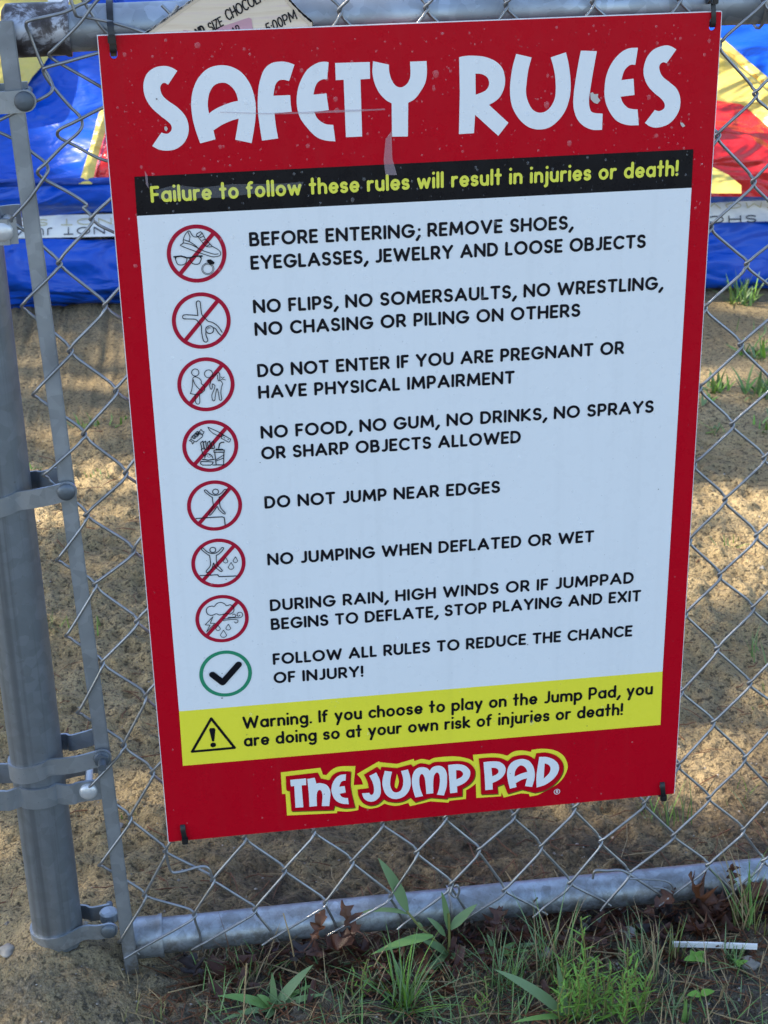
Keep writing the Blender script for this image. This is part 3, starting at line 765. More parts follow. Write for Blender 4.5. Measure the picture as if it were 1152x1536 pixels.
# --- pictograms
def ink(mb, cf, pts, w=1.0, closed=False, smooth=False, y=Y4):
    P = [Vector((*P0(*cf(p[0], p[1])), 0)) for p in pts]
    if smooth: P = catmull(P, 5, closed)
    if closed: P = P+[P[0]]
    # round any corner by running as separate ribbons
    ribbon(mb, [(p.x, p.y) for p in P], w, (0, 0), (1, 0), (0, 1), y)
def solid(mb, cf, pts, y=Y4): fill(mb, [[P0(*cf(*p)) for p in pts]], y)
def ringdisc(mb, cx, cz, ro, ri, y, n=72):
    v = []; 
    for k in range(n):
        a = 2*math.pi*k/n; v += [(cx+ro*math.cos(a), y, cz+ro*math.sin(a)), (cx+ri*math.cos(a), y, cz+ri*math.sin(a))]
    mb.add(v, [(2*k, (2*k+2) % (2*n), (2*k+3) % (2*n), 2*k+1) for k in range(n)])
k1 = crop(240, 320, 7.68); k2 = crop(255, 520, 7.875); k3 = crop(270, 710, 8.536); k4 = crop(280, 880, 9.036)
def pict(cf, L, Rr, T, B, slash, mat=None, thick=.0041):
    c = P0(*cf((L+Rr)/2, (T+B)/2)); a = P0(*cf(L, (T+B)/2)); b = P0(*cf(Rr, (T+B)/2)); t = P0(*cf((L+Rr)/2, T)); bb = P0(*cf((L+Rr)/2, B))
    ro = ((b[0]-a[0])+(t[1]-bb[1]))/4
    cx, cz = (a[0]+b[0])/2, (t[1]+bb[1])/2
    mb = MB(); ringdisc(mb, cx, cz, ro, ro-thick, Y2)
    if slash:
        p = P0(*cf(*slash[0])); q = P0(*cf(*slash[1])); d = Vector((q[0]-p[0], q[1]-p[1])).normalized(); n = Vector((-d.y, d.x))*.0021
        m = ro-thick*.6
        v = [(cx+d.x*s*m+n.x*k, Y2-.00006, cz+d.y*s*m+n.y*k) for s, k in ((-1, -1), (1, -1), (1, 1), (-1, 1))]
        mb.add(v, [(3, 2, 1, 0)] if (v[1][0]-v[0][0])*(v[3][2]-v[0][2])-(v[1][2]-v[0][2])*(v[3][0]-v[0][0]) < 0 else [(0, 1, 2, 3)])
    return mb.build('pictogram', mat or M_RING, rules, smooth=False)
LW = .00078
r1 = pict(k1, 77, 765, 125, 797, ((235, 690), (612, 232)))
d = MB()
ink(d, k1, [(272,340),(268,300),(290,240),(320,205),(340,200),(360,230),(385,262),(420,268),(440,262)], LW, smooth=True)
ink(d, k1, [(440,262),(420,255),(425,230),(465,208),(485,222),(440,270)], LW)
ink(d, k1, [(485,222),(520,290),(600,375)], LW); ink(d, k1, [(440,270),(480,320),(530,375),(580,382),(600,375)], LW, smooth=True)
ink(d, k1, [(600,375),(670,415),(698,450),(690,480),(640,495),(560,485),(260,378),(255,350),(272,338),(340,350),(390,370),(440,400),(520,435),(620,465),(670,462)], LW, smooth=True)
ink(d, k1, [(320,205),(345,265),(335,320),(275,300)], LW); ink(d, k1, [(335,320),(400,360),(440,400)], LW, smooth=True)
for a in range(4): ink(d, k1, [(462+a*28, 275+a*32), (495+a*26, 262+a*30)], LW)
ink(d, k1, [(180,505),(240,490),(305,505),(300,560),(265,588),(210,585),(185,545)], LW*1.1, True, True); ink(d, k1, [(345,510),(400,490),(470,495),(465,550),(440,580),(385,578),(355,550)], LW*1.1, True, True)
ink(d, k1, [(162,497),(240,488),(305,508),(345,508),(400,490),(483,487)], LW*1.9); solid(d, k1, [(158,492),(200,492),(182,520)]); solid(d, k1, [(445,488),(485,485),(468,515)])
ink(d, k1, oval(550, 635, 70, 67, 20), LW*.7, True, True); ink(d, k1, oval(550, 635, 57, 54, 20), LW*.7, True, True)
solid(d, k1, [(535,545),(550,528),(585,525),(628,560),(622,580),(575,590)]); 
d.build('drawing', M_INK, r1, smooth=False)
r2 = pict(k1, 137, 813, 905, 1560, ((300, 1455), (668, 1005)))
d = MB()
ink(d, k1, [(435,1172),(430,1110),(417,1040),(425,1010),(445,1005),(463,1022),(470,1090),(482,1160),(520,1205),(555,1238),(610,1255),(670,1300),(715,1365)], LW*1.2, smooth=True)
ink(d, k1, [(435,1172),(290,1163),(262,1180),(270,1208),(320,1212),(410,1218),(450,1260),(475,1292),(480,1370),(500,1460),(530,1478),(550,1455),(530,1400),(528,1340)], LW*1.2, smooth=True)
ink(d, k1, [(612,1310),(640,1325),(670,1370),(700,1400)], LW*1.2, smooth=True)
ink(d, k1, oval(572, 1335, 45, 44, 18), LW*1.2, True, True); ink(d, k1, [(548,1330),(555,1315),(578,1315)], LW, smooth=True)
d.build('drawing', M_INK, r2, smooth=False)
r3 = pict(k2, 83, 765, 123, 760, ((245, 670), (612, 228)))
d = MB()
ink(d, k2, oval(298, 300, 43, 42, 18), LW, True, True); ink(d, k2, oval(455, 315, 48, 46, 18), LW, True, True)
ink(d, k2, [(268,375),(275,360),(300,350),(345,370),(368,400),(370,430),(400,455),(412,480),(400,520),(370,515),(320,470),(285,420),(272,380)], LW, smooth=True)
ink(d, k2, [(268,375),(265,450),(255,510),(240,548),(295,560),(355,552),(385,535)], LW); ink(d, k2, [(295,565),(298,610),(305,655),(328,673),(350,655),(350,590),(345,560)], LW, smooth=True)
ink(d, k2, [(470,360),(480,410),(468,450),(478,490),(490,495),(500,470),(500,435),(530,455),(520,500),(495,560),(498,610),(512,635),(530,620),(535,570),(555,490),(575,560),(585,620),(605,625),(610,600),(600,540),(608,470),(620,430),(600,400),(585,390)], LW, smooth=True)
ink(d, k2, [(500,350),(540,320),(575,300),(588,340),(585,395),(568,390),(560,330)], LW, smooth=True)
for p in (((600,350),(615,365)), ((640,352),(620,368)), ((655,388),(628,380)), ((605,385),(620,378))): ink(d, k2, p, LW*.8)
d.build('drawing', M_INK, r3, smooth=False)
r4 = pict(k2, 140, 810, 866, 1476, ((300, 1385), (665, 962)))
d = MB()
ink(d, k2, [(448,945),(560,995),(640,1040),(600,1060),(510,1020),(465,980)], LW, True); ink(d, k2, [(615,1030),(715,1085),(705,1118),(690,1122),(605,1075)], LW, True)
for p in ((640,1070),(685,1090)): ink(d, k2, [p, (p[0]+2, p[1])], LW*1.3)
ink(d, k2, [(250,1065),(320,995),(345,1000),(385,1040),(380,1060),(305,1120),(285,1110),(250,1090)], LW, True)
ink(d, k2, [(345,1000),(365,970),(380,990),(402,1000),(380,1040)], LW); ink(d, k2, [(250,1085),(228,1105),(255,1115),(265,1145),(290,1112)], LW)
# small word on the wrapper
a = P0(*k2(284, 1092)); b = P0(*k2(362, 1030))
text_fit(d, 'GUM', a[0], b[0], a[1], b[1], .0046, .2, Y4-.0001)
for x in (360,392,440,485): ink(d, k2, [(x+15,1195),(x,1130),(x+28,1108),(x+40,1190)], LW*1.2)
ink(d, k2, [(370,1205),(385,1260),(410,1290)], LW*1.2); ink(d, k2, [(372,1200),(440,1205),(520,1195)], LW*1.2)
ink(d, k2, [(410,1310),(420,1275),(450,1258),(490,1280),(505,1310)], LW*1.2, smooth=True); ink(d, k2, [(385,1325),(450,1335),(520,1325)], LW*1.6); ink(d, k2, [(365,1350),(360,1375),(385,1393),(480,1393),(505,1375),(508,1355),(365,1350)], LW*1.2)
ink(d, k2, [(520,1215),(640,1215),(640,1240),(518,1240)], LW*1.3, True); ink(d, k2, [(528,1245),(545,1390),(632,1390),(636,1245)], LW*1.3); ink(d, k2, [(545,1205),(620,1208)], LW*1.8); ink(d, k2, [(575,1190),(585,1140),(605,1125),(635,1122)], LW*1.6)
ink(d, k2, [(545,1330),(630,1275)], LW); ink(d, k2, [(545,1345),(630,1310)], LW)
ink(d, k2, [(505,1392),(640,1390)], LW*1.2)
for p in ((440,1285),(462,1275),(458,1300),(478,1292)): ink(d, k2, [p, (p[0]+3, p[1])], LW)
d.build('drawing', M_INK, r4, smooth=False)
def jumper(d, cf, ox, oy, mir=False):
    h = lambda x, y: (x+ox, y+oy)
    ink(d, cf, oval(*h(455, 228), 37, 33, 18), LW*1.2, True, True)
    ink(d, cf, [h(*p) for p in ((410,300),(360,265),(318,230),(315,208),(335,208),(380,250),(430,272),(480,272),(530,245),(570,200),(592,202),(588,222),(545,270),(500,300))], LW*1.2, smooth=True)
r5 = pict(k3, 83, 800, 90, 728, ((255, 640), (642, 195)))
d = MB(); jumper(d, k3, 0, 0)
ink(d, k3, [(412,298),(420,360),(425,410),(400,460),(368,510),(385,528),(430,480),(465,430),(480,420),(500,460),(560,512),(578,500),(545,465),(515,420),(505,360),(500,298)], LW*1.2, smooth=True)
ink(d, k3, [(205,572),(380,558),(540,550),(565,560),(572,600),(577,652)], LW*1.4)
d.build('drawing', M_INK, r5, smooth=False)
r6 = pict(k3, 140, 843, 833, 1456, ((312, 1362), (690, 940)))
d = MB(); jumper(d, k3, -36, 745)
ink(d, k3, [(376,1040),(388,1110),(385,1180),(340,1235),(338,1258),(360,1258),(410,1205),(430,1140),(450,1190),(520,1248),(540,1235),(510,1200),(480,1170),(465,1110),(464,1040)], LW*1.2, smooth=True)
ink(d, k3, [(255,1302),(400,1296),(480,1290),(500,1315),(600,1312),(735,1305)], LW*1.4)
def drop(d, cf, x, y, w, h):
    ink(d, cf, [(x, y-h), (x+w*.6, y-h*.2), (x+w, y+h*.35), (x+w*.6, y+h*.85), (x, y+h), (x-w*.6, y+h*.85), (x-w, y+h*.35), (x-w*.6, y-h*.2)], LW*.9, True)
drop(d, k3, 708, 1098, 30, 38); drop(d, k3, 653, 1178, 37, 45); drop(d, k3, 583, 1105, 30, 36)
d.build('drawing', M_INK, r6, smooth=False)
r7 = pict(k4, 113, 845, 110, 748, ((290, 655), (692, 212)))
d = MB()
ink(d, k4, [(370,262),(410,220),(460,205),(510,222),(540,250),(590,238),(635,270),(635,330),(590,362),(530,355),(490,368),(440,375),(400,360),(340,382),(285,365),(265,310),(290,270),(340,255)], LW*1.1, True, True)
ink(d, k4, [(355,398),(250,510),(315,512),(268,605),(382,490),(320,488)], LW*1.0, True)
ink(d, k4, [(490,432),(640,412),(720,412),(758,380),(740,342),(700,342),(682,375),(700,392),(720,378)], LW, smooth=True)
ink(d, k4, [(560,408),(650,402),(665,380),(640,362),(620,375)], LW, smooth=True); ink(d, k4, [(490,450),(640,435),(690,445),(690,470),(665,485),(645,468)], LW, smooth=True)
drop(d, k4, 563, 540, 34, 40); drop(d, k4, 498, 630, 43, 50); drop(d, k4, 425, 550, 32, 36)
d.build('drawing', M_INK, r7, smooth=False)
r8 = pict(k4, 167, 887, 862, 1484, None, M_GREEN)
d = MB(); a = [P0(*k4(*p)) for p in ((348,1183),(487,1290),(703,1046))]
ribbon(d, a, .0074, (0, 0), (1, 0), (0, 1), Y4); d.build('drawing', M_INK, r8, smooth=False)
# warning triangle
k5 = crop(260, 1040, 3.84)
d = MB(); ink(d, k5, [(218,143),(353,312),(108,334)], .0030, True, y=Y2)
solid(d, k5, [(206,208),(212,198),(236,198),(242,208),(236,272),(230,277),(222,272)], Y2); ink(d, k5, [(229,295),(229.3,295)], .0064, y=Y2)
d.build('warning_triangle', M_INK, caution, smooth=False)

# --- logo
l6 = crop(415, 1130, 6.776); l7 = crop(530, 1120, 6.063); l8 = crop(700, 1110, 6.776)
I = lambda x, y: (x, y)
def ab(cf, pts): return [(*cf(p[0], p[1]), *p[2:]) for p in pts]
OUT = ab(l6, [(42,192,1),(445,145,1),(470,215,1),(505,220,1),(560,165),(640,132),(800,128,1),(782,322,1),(878,315,1),(858,260),(815,208,1),(1035,80,1)]) + \
      ab(l7, [(245,140,1),(395,155,1),(548,110,1),(555,130,1),(620,110),(690,122,1),(740,100),(860,88),(960,90),(1050,110),(1094,135,1),(1088,75,1)]) + \
      ab(l8, [(63,148,1),(250,135),(340,140),(412,158,1),(480,115),(570,105),(655,120,1),(658,98,1),(780,87),(900,105),(985,160),(1025,250),(1010,330),(950,420),(850,490),(720,558,1),(640,572,1),(632,545,1),(550,540,1),(375,583,1),(355,530,1),(350,570,1),(98,587,1),(92,440,1),(50,474)]) + \
      ab(l7, [(1025,395,1),(1023,473,1),(875,490,1),(865,507,1),(700,495,1),(515,540,1),(500,510,1),(400,535),(330,530),(285,515,1),(220,550),(140,562),(80,545),(48,525,1),(45,575,1)]) + \
      ab(l6, [(720,590),(615,585,1),(612,605,1),(105,630,1),(90,410,1),(55,412,1)])
logo = glyphs('logo', [(I, [OUT])], Y1, M_YEL, sign)
RT = ab(l6, [(92,228,1),(415,190,1),(445,250,1),(500,262),(535,270,1),(570,215),(640,180),(752,178,1),(745,310,1),(760,400,1),(795,545,1),(680,550),(588,525,1),(575,570,1),(150,582,1),(132,375,1),(97,368,1)])
RJ = ab(l7, [(95,250,1),(215,178,1),(245,208,1),(255,178,1),(395,190,1),(525,155,1),(540,180,1),(600,148),(650,150),(690,160,1),(740,135),(830,132),(960,125),(1050,145),(1100,200),(1100,270),(1060,330),(990,375,1),(988,445,1),(855,458,1),(850,470,1),(700,458,1),(560,500,1),(515,455,1),(450,490),(380,500),(310,490),(272,470,1),(220,515),(150,530),(80,500),(45,440),(38,385,1),(140,372,1),(125,310)])
RP = ab(l8, [(120,182,1),(240,172),(340,178),(415,210,1),(470,165),(560,148),(630,155),(690,190,1),(705,130,1),(800,122),(900,150),(965,210),(980,290),(950,370),(880,450),(790,505),(690,530,1),(560,498,1),(415,540,1),(375,440,1),(310,465,1),(315,540,1),(145,548,1),(135,300,1)])
sh = lambda p: [(q[0]+1.2, q[1]+1.7, *q[2:]) for q in p]
glyphs('logo_edge', [(I, [sh(RT)]), (I, [sh(RJ)]), (I, [sh(RP)])], Y2, M_OLIVE, logo)
glyphs('logo_fill', [(I, [RT]), (I, [RJ]), (I, [RP])], Y3, M_RED, logo)
glyphs('logo_sliver', [(l7, [[(395,240,1),(412,310),(395,375,1),(375,350)]])], Y4, M_YEL, logo)
LL = [(l6, [[(137,262,1),(297,247,1),(299,315,1),(252,318,1),(270,540,1),(190,545,1),(178,325,1),(142,327,1)]]),
 (l6, [[(310,253,1),(385,240,1),(402,300,1),(440,295),(500,310),(535,350),(545,400),(533,528,1),(457,528,1),(465,430),(455,380),(435,365),(412,385),(405,440),(408,528,1),(332,535,1),(325,400)]]),
 (l6, [[(703,205,1),(698,270,1),(665,275),(645,300),(635,332,1),(690,325,1),(700,390,1),(640,403,1),(655,430),(690,445),(722,447,1),(732,510,1),(650,500),(590,460),(558,390),(560,320),(590,255),(640,215)]]),
 (l6, [[(940,222,1),(1010,187,1),(1045,260),(1055,330),(1055,400),(1030,450),(985,480),(930,480),(885,450),(865,400,1),(940,393,1),(950,412),(970,412),(985,390),(985,330),(970,280)]]),
 (l7, [[(285,213,1),(350,222,1),(335,290),(335,350),(355,395),(390,410),(430,390),(450,340),(450,280),(432,215,1),(495,200,1),(515,270),(520,340),(500,400),(460,445),(400,468),(340,462),(290,420),(265,350),(265,290)]]),
 (l7, [[(562,455,1),(540,380),(530,300),(545,230),(580,190),(630,180),(670,190),(692,212,1),(720,180),(770,167),(815,180),(845,225),(850,290),(845,360),(822,437,1),(758,430,1),(775,380),(785,310),(780,250),(760,228),(735,250),(725,310),(725,417,1),(662,424,1),(655,330),(645,270),(625,242),(605,255),(597,300),(605,370),(632,442,1)]]),
 (l7, [[(860,160,1),(940,153),(1010,165),(1055,205),(1060,250),(1035,300),(990,335),(940,355,1),(944,410,1),(878,418,1),(870,290,1)], [(932,207,1),(970,210),(995,235),(985,265),(935,292,1)]]),
 (l8, [[(168,218,1),(250,210),(330,215),(380,250),(393,300),(375,350),(330,395),(260,430,1),(262,495,1),(187,502,1),(180,360,1)], [(248,275,1),(290,277),(320,300),(310,335),(258,363,1)]]),
 (l8, [[(437,488,1),(415,400),(408,320),(430,250),(480,205),(560,185),(630,205),(670,255),(688,320),(685,390),(662,470,1),(590,460,1),(610,382,1),(560,395),(495,432,1),(505,470,1)], [(483,365,1),(490,310),(520,265),(555,250),(595,275),(615,315,1),(550,335)]]),
 (l8, [[(735,165,1),(810,165),(880,190),(925,235),(935,290),(910,350),(860,405),(790,450),(708,475,1),(705,380),(715,290)], [(790,230,1),(830,245),(850,280),(835,330),(780,385,1)]])]
glyphs('logo_lettering', LL, Y4, M_WHITE, logo)
d = MB(); c = P0(*l8(915, 518)); ringdisc(d, c[0], c[1], .0038, .0031, Y4, 32)
text_fit(d, 'R', c[0]-.0013, c[0]+.0017, c[1]-.0021, c[1]-.0021, .0042, .2, Y4)
d.build('registered_mark', M_WHITE, logo, smooth=False)

# --- rain drops, torn film and scuffs on the board
mb = MB()
def bead(x, z, r, el=1.0):
    hgt = r*random.uniform(.26, .42); n = 8; v = []; f = []
    for i, (rr, hh) in enumerate(((1, 0), (.86, .5), (.5, .86))):
        for k in range(n):
            a = 2*math.pi*k/n; zz = r*rr*math.sin(a); v.append((x+r*rr*math.cos(a), -.0009-.0012*0-hgt*hh, z+(zz*el if zz < 0 else zz)))
    v.append((x, -.0009-hgt, z))
    for i in range(2):
        for k in range(n): f.append((i*n+k, i*n+(k+1) % n, (i+1)*n+(k+1) % n, (i+1)*n+k))
    for k in range(n): f.append((2*n+k, 2*n+(k+1) % n, 3*n))
    mb.add(v, f)
for _ in range(4200):
    x = random.uniform(.006, SW-.006); z = random.uniform(.006, SH-.006)
    dens = 1.0 if z > .70 else (.10 if (x < .04 or x > .57 or z < .16) else .30)
    if random.random() > dens: continue
    r = min(.0032, .0005*math.exp(random.gauss(0.15, .6)))
    bead(x, z, r, random.choice((1, 1, 1.2, 1.6)))
for px, py, r in ((293,153,.0026),(338,158,.0028),(357,169,.0030),(369,152,.003),(380,155,.003),(310,115,.0024),(454,128,.0028),(525,150,.003),(524,100,.0024),(715,91,.0022),(740,100,.0022),(840,120,.0022),(606,163,.003),(452,105,.002),(428,152,.0022),(505,165,.0026),(503,148,.0024)):
    x, z = P0(px, py); bead(x, z, r, 1.3)
dr = mb.build('rain_drops', M_DROP, sign); dr['kind'] = 'stuff'
mb = MB(); b = [(330,167),(400,169),(460,167),(520,164),(560,163),(577,162),(577,164.5),(520,167.5),(460,170),(400,171),(330,168.5)]
fill(mb, [[P0(*p) for p in b]], Y5); mb.build('film_crease', M_FILM2, sign, smooth=False)
for pp in (((578,208),(587,196),(588,236),(595,262),(578,262),(575,240)), ((217,255),(221,262),(223,282),(219,276))):
    mb = MB(); fill(mb, [[P0(*p) for p in pp]], Y5); mb.build('torn_film_strip', M_FILM2, sign, smooth=False)
mb = MB()
fill(mb, [[P0(*p) for p in ((232,285),(262,277),(300,281),(345,276),(420,275),(455,272),(452,281),(420,286),(380,290),(330,296),(285,297),(240,298))]], Y5+.0004-.00006)
mb.build('torn_film', M_FILM, strip, smooth=False)
M_CHIP = NM('chipped_core').set(Base_Color=(.55, .52, .47), Roughness=.7).m
for cf, pp in ((c5, ((200,485),(222,478),(235,495),(270,492),(265,520),(288,548),(262,578),(232,568),(205,540))), (c5, ((975,738),(1000,742),(1020,770),(1000,780),(985,765))), (c1, ((268,632),(285,628),(298,650),(285,672),(270,660)))):
    mb = MB(); fill(mb, [[P0(*cf(*p)) for p in pp]], Y4); mb.build('paint_chip', M_CHIP, sign, smooth=False)
mb = MB()
def speck(px, py, r): x, z = P0(px, py); fill(mb, [oval(x, z, r, r*.8, 8)], Y4-.0001)
for px, py, r in ((235,148,.0009),(333,1046,.0010),(339,868,.0007),(390,693,.0006),(987,733,.0007),(486,1190,.0007),(333,1009,.0006),(791,966,.0008),(370,1101,.0006),(880,1088,.0006),(310,840,.0004),(765,1159,.0006)): speck(px, py, r)
mb.build('dirt_specks', NM('dirt_speck').set(Base_Color=(.10, .09, .08), Roughness=.8).m, sign, smooth=False)['kind'] = 'stuff'

# ------------------------------------------------------------------ cable ties
def cable_tie(label, pts, head, wid, tip=None):
    t = empty('cable_tie', head, label, 'cable tie', 'black cable ties holding the safety sign')
    mb = MB(); P = catmull([Vector(p) for p in pts], 5); N = len(P); v = []; f = []
    for i in range(N):
        T = (P[min(i+1, N-1)]-P[max(i-1, 0)]).normalized(); sx = Vector((1, 0, 0)); sx = (sx-T*sx.dot(T)).normalized(); n = T.cross(sx)
        for a, b in ((-1, -1), (1, -1), (1, 1), (-1, 1)): v.append(P[i]+sx*(a*wid/2)+n*(b*.0007))
    for i in range(N-1):
        for k in range(4): f.append((i*4+k, i*4+(k+1) % 4, (i+1)*4+(k+1) % 4, (i+1)*4+k))
    f += [(3, 2, 1, 0), tuple((N-1)*4+k for k in range(4))]
    mb.add(v, f); mb.build('strap', M_TIE, t, angle=30)
    mb = MB(); box(mb, head, wid*1.25, .0062, .0080, bev=.0009); mb.build('head', M_TIE, t, angle=30)
    return t
def loop_tie(label, hole, wid, hz):
    x, z = hole[0], hole[2]
    ry = FY; pts = [(x, .0015, z-.003), (x, -.0016, z-.001), (x, -.0022, z+.004), (x-.0005, -.0018, SH+.001), (x-.001, .002, SH+.012), (x-.001, FY-RR-.002, RZT+.004), (x-.001, FY-RR*.75, RZT+RR*.75), (x-.001, FY, RZT+RR+.002), (x-.001, FY+RR*.75, RZT+RR*.75), (x-.001, FY+RR+.002, RZT), (x-.001, FY+RR*.75, RZT-RR*.8), (x-.001, FY-.005, RZT-RR-.003), (x, .010, z+.001), (x, .0045, z-.003)]
    return cable_tie(label, pts, (x-.0005, -.0046, hz), wid)
loop_tie('black cable tie looped over the rail at the top left corner of the sign', hTL, .0062, SH-.003)
loop_tie('black cable tie looped over the rail at the top right corner of the sign', hTR, .0046, SH+.012)
def low_tie(label, hole, tilt):
    x, z = hole[0], hole[2]
    pts = [(x, .004, z+.005), (x-.0003, -.0005, z+.008), (x-.0003, -.0032, z+.003), (x+.0006, -.0036, z-.006), (x+.001, -.0022, z-.011), (x+.001, .004, z-.014), (x+.001, .011, z-.010), (x, .011, z+.001), (x, .0055, z+.005)]
    return cable_tie(label, pts, (x+.0011, -.0046, z-.0110), .0058)
low_tie('short black cable tie at the bottom left corner of the sign', hBL, 0)
low_tie('short black cable tie at the bottom right corner of the sign', hBR, 0)

# ------------------------------------------------------------------ card tucked behind the sign
card = empty('price_card', tuple(on_y(345, 45, .0045)), 'cream woodgrain card with a pink patch stuck behind the top of the sign', 'card')
CY = .0046
kc = crop(200, 0, 3.84)
def PC(px, py): p = on_y(px, py, CY); return (p[0], p[2])
CARD = [(217, 50.5), (252, 26), (288, 0), (330, -26), (424, -26), (434, 0), (452, 19), (468, 33), (469, 50), (452, 120), (330, 150), (250, 120)]
mb = MB(); plate(mb, [[PC(*p) for p in CARD]], CY-.0009, CY+.0009); cb = mb.build('card_board', M_CARD, card, smooth=False)
mb = MB()
ed = [PC(*p) for p in CARD[:9]]
for a, b in zip(ed[:-1], ed[1:]):
    d2 = Vector((b[0]-a[0], b[1]-a[1])); n = Vector((-d2.y, d2.x)).normalized()*-.0040
    fill(mb, [[a, b, (b[0]+n.x, b[1]+n.y), (a[0]+n.x, a[1]+n.y)]], CY-.00105-.00002*len(mb.f))
mb.build('card_border', M_CARDE, cb, smooth=False)
mb = MB()
for a, b in zip(ed[:-1], ed[1:]):
    N = 26
    for k in range(N):
        x = a[0]+(b[0]-a[0])*(k+.5)/N; z = a[1]+(b[1]-a[1])*(k+.5)/N
        box(mb, (x, CY, z), .0018*random.uniform(.6, 1.4), .0026, .0018*random.uniform(.6, 1.4), Matrix.Rotation(random.random()*3, 3, 'Y'))
mb.build('foil_edge', M_FOIL, cb, smooth=False)
for pp in ([(472,165),(665,100),(680,108),(692,200),(480,200)], [(288,172),(345,180),(350,200),(285,200)]):
    mb = MB(); fill(mb, [[PC(*kc(*p)) for p in pp]], CY-.0014); mb.build('pink_patch', M_PINK, cb, smooth=False)
mb = MB()
def ctext(s, a, b, cap, t=.13):
    A = PC(*kc(*a)); B = PC(*kc(*b)); text_fit(mb, s, A[0], B[0], A[1], B[1], cap, t, CY-.0017, .10, .12)
ctext('SIZE', (445, 188), (522, 145), .0092); ctext('CHOCOLATE', (545, 122), (812, -32), .0105)
ctext('ND', (372, 215), (418, 188), .0085, .2); ctext('AR', (577, 212), (622, 188), .0085); ctext('5:00PM', (775, 196), (945, 108), .0098)
mb.build('card_lettering', M_INK, cb, smooth=False)

# ------------------------------------------------------------------ inflatable jump pad behind
IB = -.172
A0 = on_z(100, 466, IB); A1 = on_z(1100, 436, IB)
eu = Vector((A1[0]-A0[0], A1[1]-A0[1], 0)).normalized(); ev = Vector((-eu.y, eu.x, 0)); O = Vector((A0[0], A0[1], IB))
pad = empty('inflatable_jump_pad', tuple(O), 'blue inflatable jump pad with yellow and red panels behind the fence', 'inflatable')
def IP(u, v, z): return O+eu*u+ev*v+Vector((0, 0, z))
def hs(u):   # sag of the seam along the front
    return 1.0 - .055*(u/1.82)
def profile(name, prof, mat, par, u0=-3.2, u1=5.0, step=.05, puff=0.0):
    mb = MB(); us = np.arange(u0, u1+step, step); n = len(prof); v = []; f = []
    for i, u in enumerate(us):
        for k, (pv, pz) in enumerate(prof):
            wob = .012*math.sin(u*2.3+k*.7)*puff + .007*math.sin(u*7.1+k*1.3)*puff + .005*math.sin(u*13.7+k*2.1)*puff
            v.append(IP(u, pv+wob, pz*hs(u)+wob*.4))
    for i in range(len(us)-1):
        for k in range(n-1): f.append((i*n+k, (i+1)*n+k, (i+1)*n+k+1, i*n+k+1))
    mb.add(v, f); return mb.build(name, mat, par, angle=80)
def hz(px, py, vv=0.0):
    # height above the pad's base of the point seen at (px,py) on the vertical plane v = vv
    d = Vector(ray(px, py)); c = Vector(CAMP); t = ((O-c).dot(ev)+vv)/d.dot(ev); p = c+d*t
    return p.z-IB, (p-O).dot(eu)
hw0 = hz(100, 356)[0]; hw1 = hz(100, 326)[0]; hseam = hz(100, 272)[0]
low = [(.10, -.03), (.03, .0), (-.012, .022), (-.028, .06), (-.030, .10), (-.022, .15), (-.006, hw0-.006), (0, hw0)]
profile('front_skirt', low, M_VB, pad, puff=1.0)
LEAN = .030
bandp = [(0, hw0), (LEAN*.45, (hw0+hw1)/2), (LEAN, hw1)]
bando = profile('warning_band', bandp, M_VW, pad)
upp = [(LEAN, hw1), (LEAN*.3, hw1+.012), (-.012, hw1+.030), (-.018, hw1+.05), (-.006, hseam-.008), (.006, hseam-.004)]
profile('front_roll', upp, M_VB, pad, puff=.5)
mb = MB(); tube(mb, [IP(u, -.004, hseam*hs(u)) for u in np.arange(-3.2, 5.01, .1)], .010, 10); mb.build('seam_piping', M_VB2, pad)
# upside-down faded lettering on the band
def band_text(s, u0, u1, zc, cap, mat, t=.16):
    lay = []; x = 0
    for ch in s:
        wd, st = glyph(ch, t); lay.append((ch, x, st)); x += wd+.14
    tot = x-.14; kx = (u1-u0)/tot; mb = MB()
    for ch, gx0, st in lay:
        if ch == ' ': mb.build('band_lettering', mat, bando, smooth=False); mb = MB()
        for q in st:
            m2 = MB(); m2.layer = mb.__dict__.setdefault('layer', 0); 
            ribbon(m2, [((gx0+p[0])*kx/cap, p[1]) for p in q], t*cap, (0, 0), (cap, 0), (0, cap), 0.0)
            mb.layer = m2.layer
            # turned half a circle: x -> u1 - x, z -> zc - z
            v = [IP(u1-p[0], LEAN*(zc+cap/2-p[2]-hw0)/(hw1-hw0)-.0045+p[1], (zc+cap/2-p[2])*hs(u1-p[0])) for p in m2.v]
            mb.add(v, m2.f)
    return mb.build('band_lettering', mat, bando, smooth=False)
hb = hw1-hw0
def ux(px, py): return hz(px, py)[1]
band_text('DO NOT JUMP', ux(4, 345), ux(214, 335), hw0+hb*.30, hb*.34, M_VINK)
band_text('DO NOT SOMERSAULT', ux(-180, 330), ux(238, 325), hw0+hb*.70, hb*.30, M_VINKY)
band_text('SHOES OFF', ux(930, 332), ux(1136, 331), hw0+hb*.16, hb*.36, M_VINK)
band_text('REMOVE SHOES FIRST', ux(800, 318), ux(1190, 318), hw0+hb*.80, hb*.28, M_VINKY)
